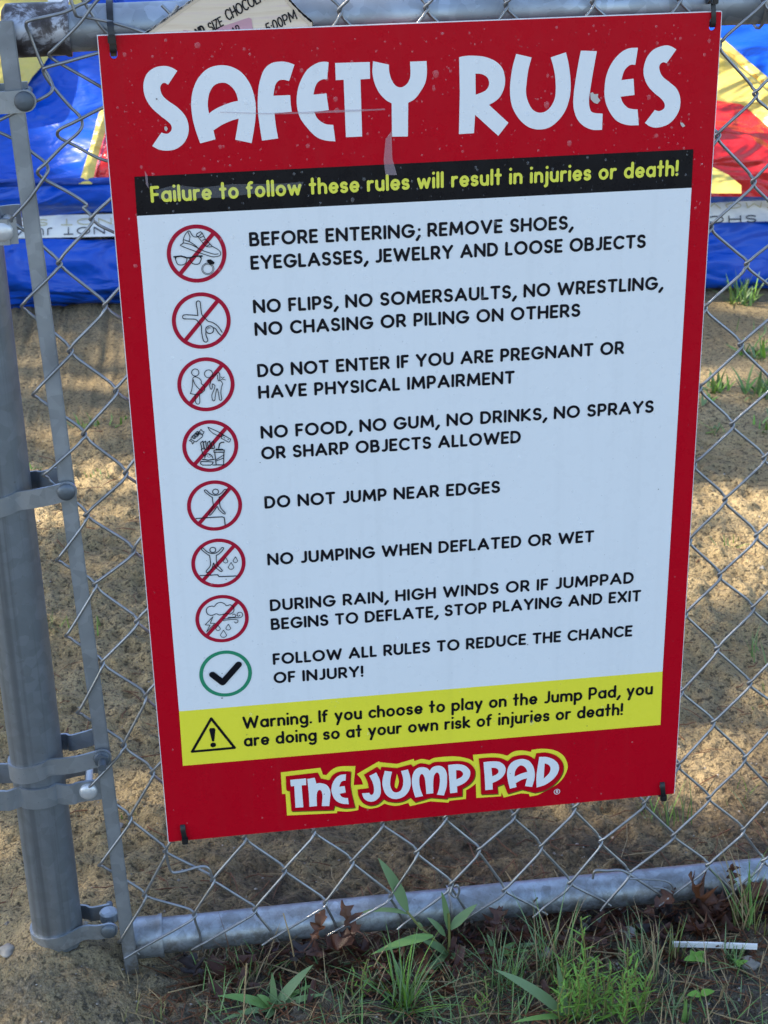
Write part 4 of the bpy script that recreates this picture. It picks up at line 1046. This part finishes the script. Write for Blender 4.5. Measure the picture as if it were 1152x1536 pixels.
# sloping inner wall, 42 degrees
SL = R(42); s0v, s0z = .05, hseam-.006
nrm = (ev*(-math.sin(SL))+Vector((0, 0, math.cos(SL))))
def slope_pt(px, py, lift=0.0):
    d = Vector(ray(px, py)); c = Vector(CAMP); o = IP(0, s0v, s0z)+nrm*lift; t = (o-c).dot(nrm)/d.dot(nrm); return c+d*t
def SPu(u, s, lift=0.0): return IP(u, s0v+s*math.cos(SL), s0z+s*math.sin(SL))+nrm*lift
mb = MB(); us = np.arange(-3.2, 5.01, .08); ss = np.arange(-.06, 2.6, .08); v = []; f = []
for u in us:
    for s in ss:
        l = .030*math.sin(u*3.1+s*2.2)*math.sin(s*4.1+.4)+.018*math.sin(u*7.7-s*5.0)+.010*math.sin(u*4+s*17)
        v.append(SPu(u, s, l-.045))
n = len(ss)
for i in range(len(us)-1):
    for k in range(n-1): f.append((i*n+k, (i+1)*n+k, (i+1)*n+k+1, i*n+k+1))
mb.add(v, f); mb.build('inner_wall', M_VB, pad, angle=80)
mb = MB(); # back of the pad, so that it is a closed body
q = [IP(-3.2, s0v+2.55*math.cos(SL), s0z+2.55*math.sin(SL)-.05), IP(5.0, s0v+2.55*math.cos(SL), s0z+2.55*math.sin(SL)-.05), IP(5.0, 2.3, -.02), IP(-3.2, 2.3, -.02)]
mb.add(q, [(0, 3, 2, 1)]); mb.build('back_wall', M_VB2, pad)
def puffed(name, pts, mat, base, puff, cuts=4):
    P = [slope_pt(*p, base) for p in pts]
    bm = bmesh.new(); vs_ = [bm.verts.new(p) for p in P]; fc = bm.faces.new(vs_)
    bmesh.ops.triangulate(bm, faces=[fc])
    for _ in range(cuts): bmesh.ops.subdivide_edges(bm, edges=bm.edges[:], cuts=1, use_grid_fill=True)
    for v in bm.verts:
        dm = min(pdist(v.co, P[i], P[(i+1) % len(P)]) for i in range(len(P)))
        v.co = v.co+nrm*(puff*(1-math.exp(-dm/.09)) + .012*math.sin(v.co.x*9+v.co.z*11)*min(1, dm/.1))
    bm.normal_update()
    mb = MB(); put(mb, bm, (0, 0, 0)); o = mb.build(name, mat, pad, angle=80)
    return o
def pdist(p, a, b):
    d = b-a; t = max(0, min(1, (p-a).dot(d)/max(1e-9, d.dot(d)))); return (p-a-d*t).length
puffed('yellow_panel', [(-90, 148), (36, 136), (48, 116), (66, 96), (88, 62), (130, 5), (160, -60), (-90, -60)], M_VY, .0, .05)
puffed('red_panel', [(136, 276), (162, 172), (210, 90), (330, 20), (560, -30), (800, -20), (960, 60), (1060, 140), (1120, 150), (1175, 200), (1240, 292), (1225, 296), (700, 292)], M_VR, .02, .10, 5)
puffed('yellow_band', [(118, 276), (138, 276), (150, 225), (168, 165), (155, 158), (148, 170), (135, 220)], M_VY, .045, .035)
puffed('yellow_band', [(900, 20), (1078, 62), (1095, 76), (1125, 100), (1200, 165), (1280, 262), (1230, 292), (1165, 205), (1120, 168), (1072, 162), (980, 130)], M_VY, .05, .04)
puffed('yellow_corner', [(1020, 246), (1068, 250), (1092, 262), (1112, 278), (1112, 290), (1020, 290)], M_VY, .10, .02)
mb = MB(); tube(mb, [slope_pt(*p, .105) for p in ((1040, 44), (1084, 66), (1122, 100), (1160, 132), (1230, 192))], .012, 8); mb.build('band_piping', M_VY, pad)
puffed('white_top_patch', [(70, -6), (104, -6), (104, 3), (72, 3)], M_VW, .03, .01, 3)

# ------------------------------------------------------------------ vegetation
def blade(mb, base, az, L, wid, lean, droop, n=7, fold=.25, tw=0.0):
    """tapered ribbon leaf: lean = angle off vertical at base, droop = extra bend towards the tip (radians)"""
    p = Vector(base); v = []; f = []; a = lean
    dh = Vector((math.cos(az), math.sin(az), 0)); sd = Vector((-math.sin(az+tw), math.cos(az+tw), 0))
    st = L/n
    for i in range(n+1):
        t = i/n; wv = wid*(math.sin(math.pi*min(1, .12+t*.88)) ** .8 if t < .98 else .02)
        wv = wid*max(.03, (1-t)**.65*(0.55+.45*min(1, t*5)))
        d = dh*math.sin(a)+Vector((0, 0, math.cos(a))); nn = dh*math.cos(a)-Vector((0, 0, math.sin(a)))
        v += [p+sd*wv*.5-nn*wv*fold*.5*-1, p, p-sd*wv*.5-nn*wv*fold*.5*-1]
        p = p+d*st; a += droop/n*(.4+1.2*t)
    for i in range(n):
        f += [(3*i, 3*i+1, 3*i+4, 3*i+3), (3*i+1, 3*i+2, 3*i+5, 3*i+4)]
    mb.add(v, f)
def tuft(px, py, n, L, wid, label, mats=(M_G1,), spread=.9, rad=.012, name='grass_tuft', group='grass tufts along the foot of the fence', az=None, cat='grass', droop=1.0, stems=0):
    c = gpt(px, py); o = empty(name, tuple(c), label, cat, group)
    mbs = [MB() for _ in mats]
    for i in range(n):
        k = random.randrange(len(mats)); a = random.uniform(0, 2*math.pi) if az is None else az+random.gauss(0, .6)
        r = rad*math.sqrt(random.random()); a2 = random.uniform(0, 2*math.pi)
        b = c+Vector((r*math.cos(a2), r*math.sin(a2), 0)); b.z = gz(b.x, b.y)-.003
        blade(mbs[k], b, a, L*random.uniform(.45, 1.1), wid*random.uniform(.6, 1.2), random.uniform(.05, spread), random.uniform(.1, droop), 6)
    for m, q in zip(mats, mbs):
        if q.v: q.build('blades', m, o, angle=80)
    return o
def leaf_to(mb, base, tip, wid, arch=.25, n=8, face=None):
    """a broad leaf arching from base to tip (world points)"""
    b = Vector(base); t = Vector(tip); d = t-b; L = d.length
    up = Vector((0, 0, 1)); sd = d.cross(face or Vector((0, -.4, 1))).normalized(); v = []; f = []
    for i in range(n+1):
        s = i/n; p = b+d*s+up*(arch*L*4*s*(1-s)*.5); wv = wid*(min(1, s*4+.25))*(max(.02, 1-s**2.6))
        v += [p+sd*wv*.5+up*wv*.12, p, p-sd*wv*.5+up*wv*.12]
    for i in range(n): f += [(3*i, 3*i+1, 3*i+4, 3*i+3), (3*i+1, 3*i+2, 3*i+5, 3*i+4)]
    mb.add(v, f)
def broad(px, py, leaves, label, depth=None, stems=()):
    """crabgrass plant: leaves = (tip px, tip py, distance of tip in front of/behind the base in metres, width)"""
    c = gpt(px, py); o = empty('crabgrass_plant', tuple(c), label, 'weed', 'broad-leaved grass plants in the foreground')
    st = MB()
    for lf in leaves:
        tx, ty, dy, wd = lf[:4]; bp = c+Vector((0, 0, .003)) if len(lf) < 6 else Vector(on_y(lf[4], lf[5], c.y+lf[6]))
        tip = Vector(on_y(tx, ty, c.y+dy)); 
        if tip.z < gz(tip.x, tip.y)+.004: tip.z = gz(tip.x, tip.y)+.004
        m = MB(); leaf_to(m, bp, tip, wd, random.uniform(.06, .2)); m.build('leaf', random.choice((M_G1, M_G2)), o, angle=80)
    for s in stems:
        P = [c+Vector((0, 0, .002))]+[Vector(on_y(x, y, c.y+dy)) for x, y, dy in s]; tube(st, catmull(P, 4), .0016, 6)
    if st.v: st.build('stem', M_G4, o)
    return o
broad(412, 1517, [(326,1494,.0,.013),(385,1492,.0,.010),(470,1447,.01,.014),(492,1528,-.01,.010),(408,1458,.01,.009),(402,1536,-.02,.010),(478,1475,.02,.007),(330,1532,-.03,.009)], 'broad-leaved grass plant in front of the left end of the bottom rail')
broad(672, 1434, [(567,1287,.02,.017,612,1368,.012),(634,1388,.01,.013,628,1392,.01),(556,1432,-.01,.013,650,1404,.0),(533,1372,.02,.007,612,1371,.012),(662,1337,.0,.009,674,1398,.0),(716,1356,.01,.013,676,1394,.0),(634,1412,-.01,.014),(630,1474,-.03,.010),(700,1460,-.03,.010),(640,1376,.0,.010,668,1404,.0)], 'tall grass plant whose leaf crosses the bottom rail below the logo', stems=(((650,1408,.004),(628,1388,.008),(610,1366,.012)), ((674,1410,.0),(673,1370,.0))))
broad(742, 1436, [(700,1432,.0,.005),(790,1410,.01,.008),(812,1416,.0,.008),(800,1436,-.01,.008),(768,1446,-.01,.007),(730,1400,.01,.006),(752,1456,-.02,.008)], 'low creeping grass plant with jointed stems beside the feathery weed', stems=(((715,1434,.0),(690,1436,.0)), ((775,1424,.0),(800,1418,.0))))
broad(850, 1528, [(741,1454,.0,.016),(768,1534,-.02,.008),(905,1500,.01,.007),(835,1440,.02,.009)], 'long single broad green blade lying across the grass at the bottom edge')
tuft(605, 1512, 75, .10, .0030, 'round tuft of fine dark green blades centred at the bottom edge', (M_G1, M_G2, M_G3), 1.25, .012)
tuft(330, 1462, 9, .06, .0020, 'sparse tuft of thin blades near the foot of the flat bar', (M_G2, M_DRY), .9, .02)
tuft(372, 1462, 22, .085, .0022, 'upright mixed green and dry tuft behind the broad-leaved plant on the left', (M_G1, M_DRY, M_NEED), .7, .02)
tuft(760, 1485, 55, .085, .0022, 'thin grey-green tuft left of the feathery weed', (M_G2, M_G1), .8, .022)
tuft(838, 1466, 55, .12, .0026, 'upright grass tuft behind the feathery weed', (M_G2, M_G1, M_DRY), .6, .03)
tuft(962, 1462, 50, .085, .0020, 'grey-green tuft left of the white plastic strip', (M_G2, M_G2, M_DRY), .6, .026)
tuft(1112, 1392, 34, .135, .0028, 'tall yellowing tuft with long blades crossing the right end of the bottom rail', (M_G4, M_G1, M_DRY), .5, .016, droop=.7)
tuft(1098, 1452, 26, .05, .0026, 'small blue-green tuft growing over the white plastic strip', (M_G2, M_G1), .6, .012)
tuft(1012, 1440, 14, .075, .0024, 'thin upright tuft at the left end of the white plastic strip', (M_G4, M_G1), .35, .012)
tuft(1145, 1402, 12, .07, .0020, 'thin tuft cut by the right edge in front of the bottom rail', (M_G4, M_G2), .7, .012)
tuft(1028, 1536, 3, .055, .0085, 'wide upright blade at the bottom edge below the white strip', (M_G1,), .25, .004, droop=.4)
tuft(985, 1525, 18, .06, .0018, 'dry tan tuft at the bottom edge right of the feathery weed', (M_DRY, M_DRY, M_G4), 1.0, .03)
tuft(1075, 1500, 26, .05, .0016, 'sprawling dry reddish tuft below the white strip', (M_DRY, M_NEED), 1.3, .045)
tuft(205, 1482, 30, .022, .0016, 'short dry stubble round the tip of the flat bar', (M_DRY,), 1.0, .022)
tuft(222, 1530, 30, .03, .0018, 'pale dry tuft at the bottom edge near the flat bar', (M_DRY, M_G4), 1.1, .03)
tuft(1090, 1420, 24, .022, .0016, 'pale dry stubble on the hummock at the right end of the strip', (M_DRY,), 1.1, .025)
# feathery bright weed
def weed(px, py, n, H, label, spread=.060, lw=.0036, ll=.027, mat=M_G3):
    c = gpt(px, py); o = empty('feathery_weed', tuple(c), label, 'weed', 'feathery green weeds in the foreground')
    lm = MB(); sm = MB()
    for i in range(n):
        a = random.uniform(0, 6.28); r = spread*math.sqrt(random.random()); b = c+Vector((r*math.cos(a), r*.6*math.sin(a), 0)); b.z = gz(b.x, b.y)
        h = H*random.uniform(.5, 1.1); top = b+Vector((random.gauss(0, .012), random.gauss(0, .010), h))
        P = catmull([b, (b+top)/2+Vector((random.gauss(0, .004), 0, 0)), top], 4); tube(sm, P, .0009, 5)
        for k in range(int(h/.0052)):
            t = (k+1)/(h/.0052); p = b.lerp(top, t); az = k*2.4+random.gauss(0, .3)
            blade(lm, p, az, ll*random.uniform(.6, 1.1)*(1.1-.5*t), lw*random.uniform(.7, 1.1), random.uniform(.7, 1.2), random.uniform(0, .7), 4)
    sm.build('stem', M_G4, o); lm.build('leaves', mat, o, angle=80); return o
weed(893, 1512, 11, .115, 'bright green feathery weed in the foreground right of centre')
weed(935, 1532, 8, .07, 'low bright green feathery weed cut by the bottom edge', .03)
weed(858, 1534, 9, .08, 'yellow-green feathery weed at the bottom edge left of the tallest one', .03)
weed(535, 1500, 3, .055, 'pale green slender weed with small curled leaves left of the round tuft', .012, .0028, .014)
weed(718, 1524, 4, .035, 'small bright weed at the bottom edge right of the round tuft', .02, .0026, .014)
# clovers and seedlings
def seedling(px, py, label, n=3, r=.010):
    c = gpt(px, py); o = empty('seedling', tuple(c), label, 'seedling', 'small green seedlings near the white strip')
    m = MB()
    for k in range(n):
        a = k*2*math.pi/n+random.random(); p = c+Vector((0, 0, .008)); leaf_to(m, p, p+Vector((r*1.6*math.cos(a), r*1.2*math.sin(a), .003)), r*.9, .1, 5)
    tube(m, [c-Vector((0, 0, .004)), c+Vector((0, 0, .009))], .0008, 5); m.build('leaves', M_G3, o, angle=80)
seedling(1043, 1446, 'three-leaved seedling under the left part of the white strip', 4, .011)
seedling(1108, 1456, 'tiny clover seedling under the right part of the white strip', 3, .007)
seedling(1050, 1500, 'narrow seedling below the white strip', 2, .011)
# background plants on the sand behind the fence
BGT = [(130, 640, 22, .05, .006, 'low green sprig on the sand left of the sign, under the inflatable', 1.4), (175, 634, 14, .04, .005, 'small green sprig touching the left edge of the sign', 1.4), (148, 714, 10, .03, .004, 'thin green sprig in the sunny patch left of the sign', 1.2),
       (52, 712, 8, .03, .004, 'thin sprig behind the flat bar at mid height', 1.0), (85, 942, 18, .035, .0022, 'green sprig on the sand beside the post', .8), (145, 946, 4, .04, .003, 'two-bladed sprig on the sand left of the sign', .4),
       (1115, 452, 46, .10, .008, 'leafy tuft against the foot of the inflatable at right', 1.1), (1128, 500, 4, .08, .005, 'single upright sprig in front of the inflatable', .4), (1128, 530, 34, .07, .010, 'flat rosette of shiny leaves on the sand at right', 1.4), (1074, 582, 26, .06, .010, 'bright leafy rosette beside the right edge of the sign', 1.2),
       (1142, 592, 40, .08, .011, 'dark leafy rosette cut by the right edge', 1.2), (1062, 604, 12, .05, .008, 'low rosette just below the bright one by the sign', 1.4), (1075, 648, 14, .05, .005, 'flat trailing sprig right of the sign', 1.5), (1096, 820, 14, .035, .003, 'olive sprig in the shade right of the sign', 1.1),
       (1003, 1228, 30, .07, .0022, 'soft green tuft below the bottom right cable tie', .6), (1108, 1195, 8, .045, .0024, 'thin sprig on the sunny sand at right', .7), (1136, 1050, 6, .05, .0024, 'sparse sprig by the right edge', .6), (1140, 985, 10, .05, .003, 'yellow-green sprig at the right edge of the sand', .8), (1150, 640, 10, .05, .008, 'green sprig at the far right under the dark rosette', 1.0),
       (186, 1222, 8, .018, .002, 'tiny green sprig left of the bottom left corner of the sign', .9)]
for px, py, n, L, wd, lab, sp in BGT:
    tuft(px, py, n, L, wd, lab, (M_G1, M_G3, M_G2), sp, .012+L*.35, group='green plants on the sand behind the fence')

# dead leaves
def oak_leaf(px, py, L, az, tilt, label, mat=M_LF, up=.0, curl=.4, cy=None):
    L *= 1.02
    c = gpt(px, py) if cy is None else Vector(on_y(px, py, cy))
    if cy is None and c.y > .004: c = Vector(on_y(px, py, .004)); c.z = max(c.z, gz(c.x, c.y)+.004)
    o = empty('dead_leaf', tuple(c), label, 'dead leaf', 'dead brown leaves caught along the bottom rail')
    half = [(0, .02), (.12, .05), (.2, .17), (.27, .22), (.31, .09), (.40, .11), (.47, .30), (.55, .33), (.57, .12), (.66, .13), (.74, .26), (.81, .25), (.82, .10), (.92, .09), (1, 0)]
    rot = Matrix.Rotation(az, 3, 'Z') @ Matrix.Rotation(tilt, 3, 'Y'); mb = MB(); v = []; f = []
    for i, (x, y) in enumerate(half):
        y *= random.uniform(.55, 1.3); x += random.gauss(0, .018)
        for q in (-1, -.5, 0, .5, 1):
            z = curl*(q*y)**2*3.6+curl*1.4*(x-.4)**2+.05*math.sin(x*9+q*2)+random.gauss(0, .028)
            v.append(c+Vector((0, 0, .004+up))+rot @ (Vector((x-.5, q*y, z))*L))
    for i in range(len(half)-1):
        for k in range(4): f.append((i*5+k, (i+1)*5+k, (i+1)*5+k+1, i*5+k+1))
    mb.add(v, f)
    tube(mb, [c+Vector((0, 0, .004+up))+rot @ (Vector(p)*L) for p in ((-.5, 0, .12), (-.62, .02, .16), (-.74, .06, .2))], .0007, 5)
    mb.build('leaf_blade', mat, o, angle=60); return o
oak_leaf(478, 1394, .046, 1.0, -.6, 'reddish lobed oak leaf leaning on the rail below the logo', M_LF3, .0, .4, .004)
oak_leaf(524, 1384, .046, 2.3, -.7, 'tan lobed oak leaf standing against the rail right of the reddish one', M_LF3, .0, .4, .006)
oak_leaf(500, 1428, .070, .3, -.1, 'brown oak leaf lying flat under the two leaning leaves', M_LF, .004)
oak_leaf(545, 1432, .065, 2.6, .1, 'dark brown leaf flat in the litter right of the leaning leaves', M_LF)
oak_leaf(455, 1432, .05, 4.0, .1, 'dull grey leaf in the litter left of the leaning leaves', M_LF2)
oak_leaf(512, 1462, .06, .9, .15, 'maroon leaf half hidden left of the round grass tuft', M_LF)
oak_leaf(290, 1458, .05, 2.0, .1, 'grey dried leaf near the loose wire ends by the flat bar', M_LF2)
oak_leaf(770, 1400, .055, 3.6, -.3, 'brown leaf under the rail right of the tall grass plant', M_LF)
oak_leaf(745, 1388, .045, 1.2, -.2, 'small brown leaf tucked under the rail beside the curled wire', M_LF)
oak_leaf(880, 1398, .05, .5, .1, 'grey leaf behind the upright grass tuft', M_LF2)
oak_leaf(985, 1408, .075, 1.4, .15, 'large black wet leaf in front of the rail', M_LF2, .003, .2)
oak_leaf(1015, 1390, .06, 2.6, -.2, 'dark wet leaf right of the large black one', M_LF2, .008)
oak_leaf(990, 1372, .05, .2, -.4, 'brown leaf poking over the large black leaf', M_LF, .012)
oak_leaf(1048, 1362, .062, 3.0, -.5, 'rust brown curled leaf under the rail at right', M_LF3, .012, .9)
oak_leaf(1070, 1385, .055, .9, .0, 'brown curled leaf left of the tall yellowing tuft', M_LF, .006, .9)
oak_leaf(1052, 1408, .040, 2.2, .2, 'small tan curled leaf above the white strip', M_LF3, .004, 1.2)
oak_leaf(1097, 1316, .034, 1.7, -1.25, 'dark pointed leaf standing upright against the rail behind the tall tuft', M_LF, .0, .4, cy=.010)
oak_leaf(1125, 1358, .055, .4, -.2, 'rust leaf under the rail right of the tall tuft', M_LF3, .008)
oak_leaf(1146, 1375, .05, 2.0, .1, 'dark leaf under the rail at the right edge', M_LF2)
mb = MB()
for _ in range(420):
    x = random.uniform(.02, .85); y = random.gauss(-.005, .035)
    if x < .25 and random.random() < .5: continue
    z = gz(x, y)+random.uniform(.002, .012); L = random.uniform(.006, .020); az = random.uniform(0, 6.28)
    rot = Matrix.Rotation(az, 3, 'Z') @ Matrix.Rotation(random.gauss(0, .5), 3, 'X') @ Matrix.Rotation(random.gauss(0, .4), 3, 'Y'); k = random.uniform(.2, .6); v = []
    for u in range(4):
        for q in (-1, 0, 1): v.append(Vector((x, y, z))+rot @ Vector(((u/3-.5)*L*2, q*L*k*random.uniform(.6, 1.2)*(1-abs(u/3-.5)), L*.5*(u/3-.5)**2*3+abs(q)*L*.15)))
    mb.add(v, [(3*u+q, 3*u+3+q, 3*u+4+q, 3*u+1+q) for u in range(3) for q in range(2)])
o = mb.build('leaf_litter', [M_LF], None, angle=80); tag(o, 'crumbled brown leaf litter packed along the bottom rail', 'leaf litter', kind='stuff')
# white plastic strip
a = gpt(1007, 1427); b = gpt(1135, 1431); a.z += .011; b.z += .011
ps = empty('plastic_strip', tuple((a+b)/2), 'thin white plastic strip lying on the soil at lower right', 'litter')
mb = MB(); m = (a+b)/2+Vector((0, 0, .0006)); P = catmull([a, m, b], 6)
strap(mb, P, .0070, .0030); mb.build('strip_body', M_STRAW, ps, angle=30)
# stones one can tell apart
def rock(px, py, r, label, sq=.6):
    c = gpt(px, py); o_ = MB(); bm = bmesh.new(); bmesh.ops.create_icosphere(bm, subdivisions=3, radius=r)
    sd = random.random()*9
    for v in bm.verts:
        n = v.co.normalized(); k = 1+.16*math.sin(n.x*4+sd)+.14*math.sin(n.y*5+sd*2)+.1*math.sin(n.z*6+sd*3); v.co = Vector((v.co.x*k*1.2, v.co.y*k, v.co.z*k*sq))
    put(o_, bm, c+Vector((0, 0, r*.15))); o = o_.build('stone', M_STONE, None, angle=80); tag(o, label, 'stone', 'stones lying on the sandy soil')
rock(10, 1430, .011, 'flat pale stone at the left edge beside the post base', .45)
rock(172, 1236, .009, 'smooth grey pebble behind the flat bar above the bottom rail', .6)
rock(822, 1434, .009, 'round pinkish stone beside the feathery weed', .8)
rock(1126, 1450, .011, 'pale angular stone under the right end of the white strip', .7)
rock(940, 1398, .010, 'pale lumpy stone in the litter behind the grey-green tuft', .6)

# scattered grit, needles and dry bits: nobody could count these
mb = MB()
for _ in range(2600):
    x = random.uniform(-.45, 1.15); y = random.uniform(-.3, 1.9) if random.random() < .5 else random.uniform(-.3, .5); z = gz(x, y)
    r = .0011*math.exp(random.gauss(0, .55)); r = min(r, .006)
    v = []
    for d3 in ((1,0,0),(-1,0,0),(0,1,0),(0,-1,0),(0,0,1),(0,0,-.6)):
        k = r*random.uniform(.6, 1.3); v.append((x+d3[0]*k, y+d3[1]*k, z+d3[2]*k*.8+r*.2))
    mb.add(v, [(0,2,4),(2,1,4),(1,3,4),(3,0,4),(2,0,5),(1,2,5),(3,1,5),(0,3,5)])
o = mb.build('grit', M_STONE, None, smooth=False); tag(o, 'fine pale grit scattered over the sandy soil', 'grit', kind='stuff')
def needles(n, region, mat, name, label, cat, L0=.05, rad=.0007):
    mb = MB()
    for _ in range(n):
        x, y = region(); az = random.uniform(0, 6.28); L = L0*random.uniform(.4, 1.3); p = Vector((x, y, gz(x, y)+random.uniform(.001, .005)))
        d = Vector((math.cos(az), math.sin(az), random.gauss(0, .12))); q = p+d*L
        q.z = max(q.z, gz(q.x, q.y)+.001) if abs(q.x) < 60 else q.z
        m = (p+q)/2+Vector((random.gauss(0, .003), random.gauss(0, .003), random.uniform(0, .004))); tube(mb, [p, m, q], rad*random.uniform(.6, 1.2), 4)
    o = mb.build(name, mat, None); tag(o, label, cat, kind='stuff')
def reg_front():
    while True:
        x = random.uniform(-.02, 1.05); y = random.gauss(-.04, .10)
        if -.3 < y < .35: return x, y
def reg_back(): return random.uniform(-.4, 1.1), random.uniform(.1, 1.9)
needles(1500, reg_front, M_NEED, 'pine_needles', 'red-brown pine needles littering the soil along the bottom rail', 'needles', .045)
needles(420, reg_front, M_DRY, 'dry_stalks', 'pale dry grass stalks lying in front of the bottom rail', 'dry grass', .06, .0008)
needles(420, reg_back, M_NEED, 'fallen_needles', 'scattered red-brown needles on the sand behind the fence', 'needles', .04, .0008)
def sparse(n, mat, name, label):
    mb = MB()
    for _ in range(n):
        px, py = random.uniform(300, 1150), random.uniform(1430, 1560)
        c = gpt(px, py)
        blade(mb, c, random.uniform(0, 6.28), random.uniform(.015, .055), random.uniform(.0012, .0026), random.uniform(.1, 1.2), random.uniform(.1, 1.0), 4)
    o = mb.build(name, mat, None, angle=80); tag(o, label, 'grass', kind='stuff')
sparse(330, M_G2, 'sparse_grass', 'thin sparse grass blades growing through the litter in the foreground')
sparse(170, M_G1, 'young_grass', 'short young grass blades dotted over the foreground soil')
sparse(230, M_DRY, 'withered_grass', 'withered tan grass blades dotted over the foreground soil')
# twig and long straws
def straw(pts, r, mat, label, name='dry_straw', cat='straw', group='dry straws and twigs at the foot of the fence'):
    mb = MB(); P = [Vector(p) for p in pts]; tube(mb, catmull(P, 5), r, 6); o = mb.build(name, mat); tag(o, label, cat, group)
def gp(px, py, up=.004): p = gpt(px, py); p.z += up; return p
straw([gp(296, 1440), gp(385, 1452, .010), gp(470, 1476, .008), gp(520, 1494)], .0011, M_DRY, 'long pale straw across the broad-leaved plant on the left')
straw([gp(285, 1438), gp(318, 1456, .01), gp(340, 1462)], .0012, M_DRY, 'short pale straw near the loose wire ends')
straw([gp(445, 1460), on_y(436, 1410, -.02), on_y(425, 1370, -.01)], .0009, M_DRY, 'thin upright dry straw below the letter at the left of the logo')
straw([gp(365, 1536), on_y(367, 1490, -.09), on_y(370, 1445, -.085)], .0009, M_DRY, 'thin upright straw at the bottom edge on the left')
straw([on_y(806, 1347, .005), gp(790, 1378, .02), gp(765, 1392)], .0012, M_BARK, 'brown twig leaning on the rail right of the curled wire', 'twig', 'twig')
straw([gp(1012, 1347, .02), gp(1052, 1388, .01), gp(1085, 1425)], .0012, M_DRY, 'bent pale straw running from the rail to the white strip')

# ------------------------------------------------------------------ tree added out of view to shade the place, crown gaps shaped for sun patches
wins = []  # gaps in the added crown, placed so sun reaches chosen spots
def win(p, rx, ry, pk=.02):
    p = Vector(p); t = (p.z+.17)/sdir.z; g = p-sdir*t; wins.append((g.x, g.y, rx, ry, pk))
for px, py, rx, ry, pk in ((125, 748, .34, .17, .02), (90, 810, .28, .14, .3), (1110, 752, .24, .10, .02), (1200, 752, .24, .10, .02), (1110, 850, .30, .20, .22), (1085, 1155, .12, .075, .02), (1060, 1130, .14, .10, .35), (1020, 1195, .06, .04, .1), (640, 760, .4, .10, .1), (1120, 1060, .2, .1, .4), (130, 580, .4, .45, .52), (1110, 560, .4, .45, .55), (650, 1500, .6, .14, .9), (150, 1050, .2, .2, .75)):
    win(gpt(px, py), rx, ry, pk)
for px, py, r, pk in ((1120, 225, .55, .02), (1150, 120, .40, .05), (1090, 60, .4, .1), (1090, 110, .25, .2), (140, 225, .16, .05), (20, 105, .22, .2), (1110, 385, .30, .4)):
    p = slope_pt(px, py) if py < 300 else Vector(on_z(px, 436, IB))+Vector((0, 0, .1)); win(p, r, r*.8, pk)
tree = empty('unseen_shade_tree', (-11.5, 5.5, GZ), 'unseen leafy tree added to shade the sand, with crown gaps for the sun patches', 'tree')
mb = MB(); rs = np.random.default_rng(3)
CEN = Vector((.5, 1.6, -.17))+sdir*(6.6/sdir.z)
cnt = 0
NL = 54000
gxy = rs.uniform((-3.6, -4.6), (4.2, 6.2), (NL, 2)); hh = rs.uniform(5.6, 8.0, NL); nn = rs.normal(size=(NL, 3)); sz = rs.uniform(.7, 1.25, NL)
dens = vnoise(gxy[:, 0], gxy[:, 1], .8, 21)
ow = rs.normal(0, .10, NL)
keep = dens > -.49
for (wx, wy, rx, ry, pk) in wins:
    inside = ((gxy[:, 0]-wx)/rx)**2+((gxy[:, 1]-wy)/ry)**2 < 1+ow*2
    keep &= ~(inside & (rs.random(NL) > pk))
idx = np.nonzero(keep)[0]; sd_ = np.array(sdir)
tt = (hh[idx]+.17)/sdir.z; cc = np.stack([gxy[idx, 0], gxy[idx, 1], np.full(len(idx), -.17)], 1)+tt[:, None]*sd_
n_ = nn[idx]/np.linalg.norm(nn[idx], axis=1)[:, None]; ref = rs.normal(size=n_.shape); u_ = np.cross(n_, ref); u_ /= np.linalg.norm(u_, axis=1)[:, None]; w_ = np.cross(n_, u_)
L_ = (.078*sz[idx])[:, None]; W_ = (.045*sz[idx])[:, None]
quad4 = np.stack([cc-u_*L_, cc+w_*W_, cc+u_*L_, cc-w_*W_], 1).reshape(-1, 3)
vv = [tuple(p) for p in quad4.tolist()]; ff = [(4*k, 4*k+1, 4*k+2, 4*k+3) for k in range(len(idx))]
mb.add(vv, ff); mb.build('crown', M_CANOPY, tree, smooth=False)
mb = MB()
tube(mb, catmull([Vector(p) for p in ((-11.5, 5.5, -.4), (-11.4, 5.4, 1.5), (-10.9, 5.1, 3.6), (-9.9, 4.6, 5.4), (-8.6, 4.0, 6.4), (-7.0, 3.4, 6.9))], 6), [.30-.28*k/30 for k in range(31)], 14)
for e in ((-8.0, .3, 6.6), (-5.0, 6.2, 6.9), (-5.2, 1.2, 6.7), (-8.4, 7.2, 6.6), (-4.4, 3.4, 6.6)):
    s = Vector((-10.1, 4.7, 5.1)); e = Vector(e); tube(mb, catmull([s, s.lerp(e, .5)+Vector((0, 0, .3)), e], 6), [.12-.11*k/12 for k in range(13)], 10)
mb.build('trunk', M_BARK, tree)
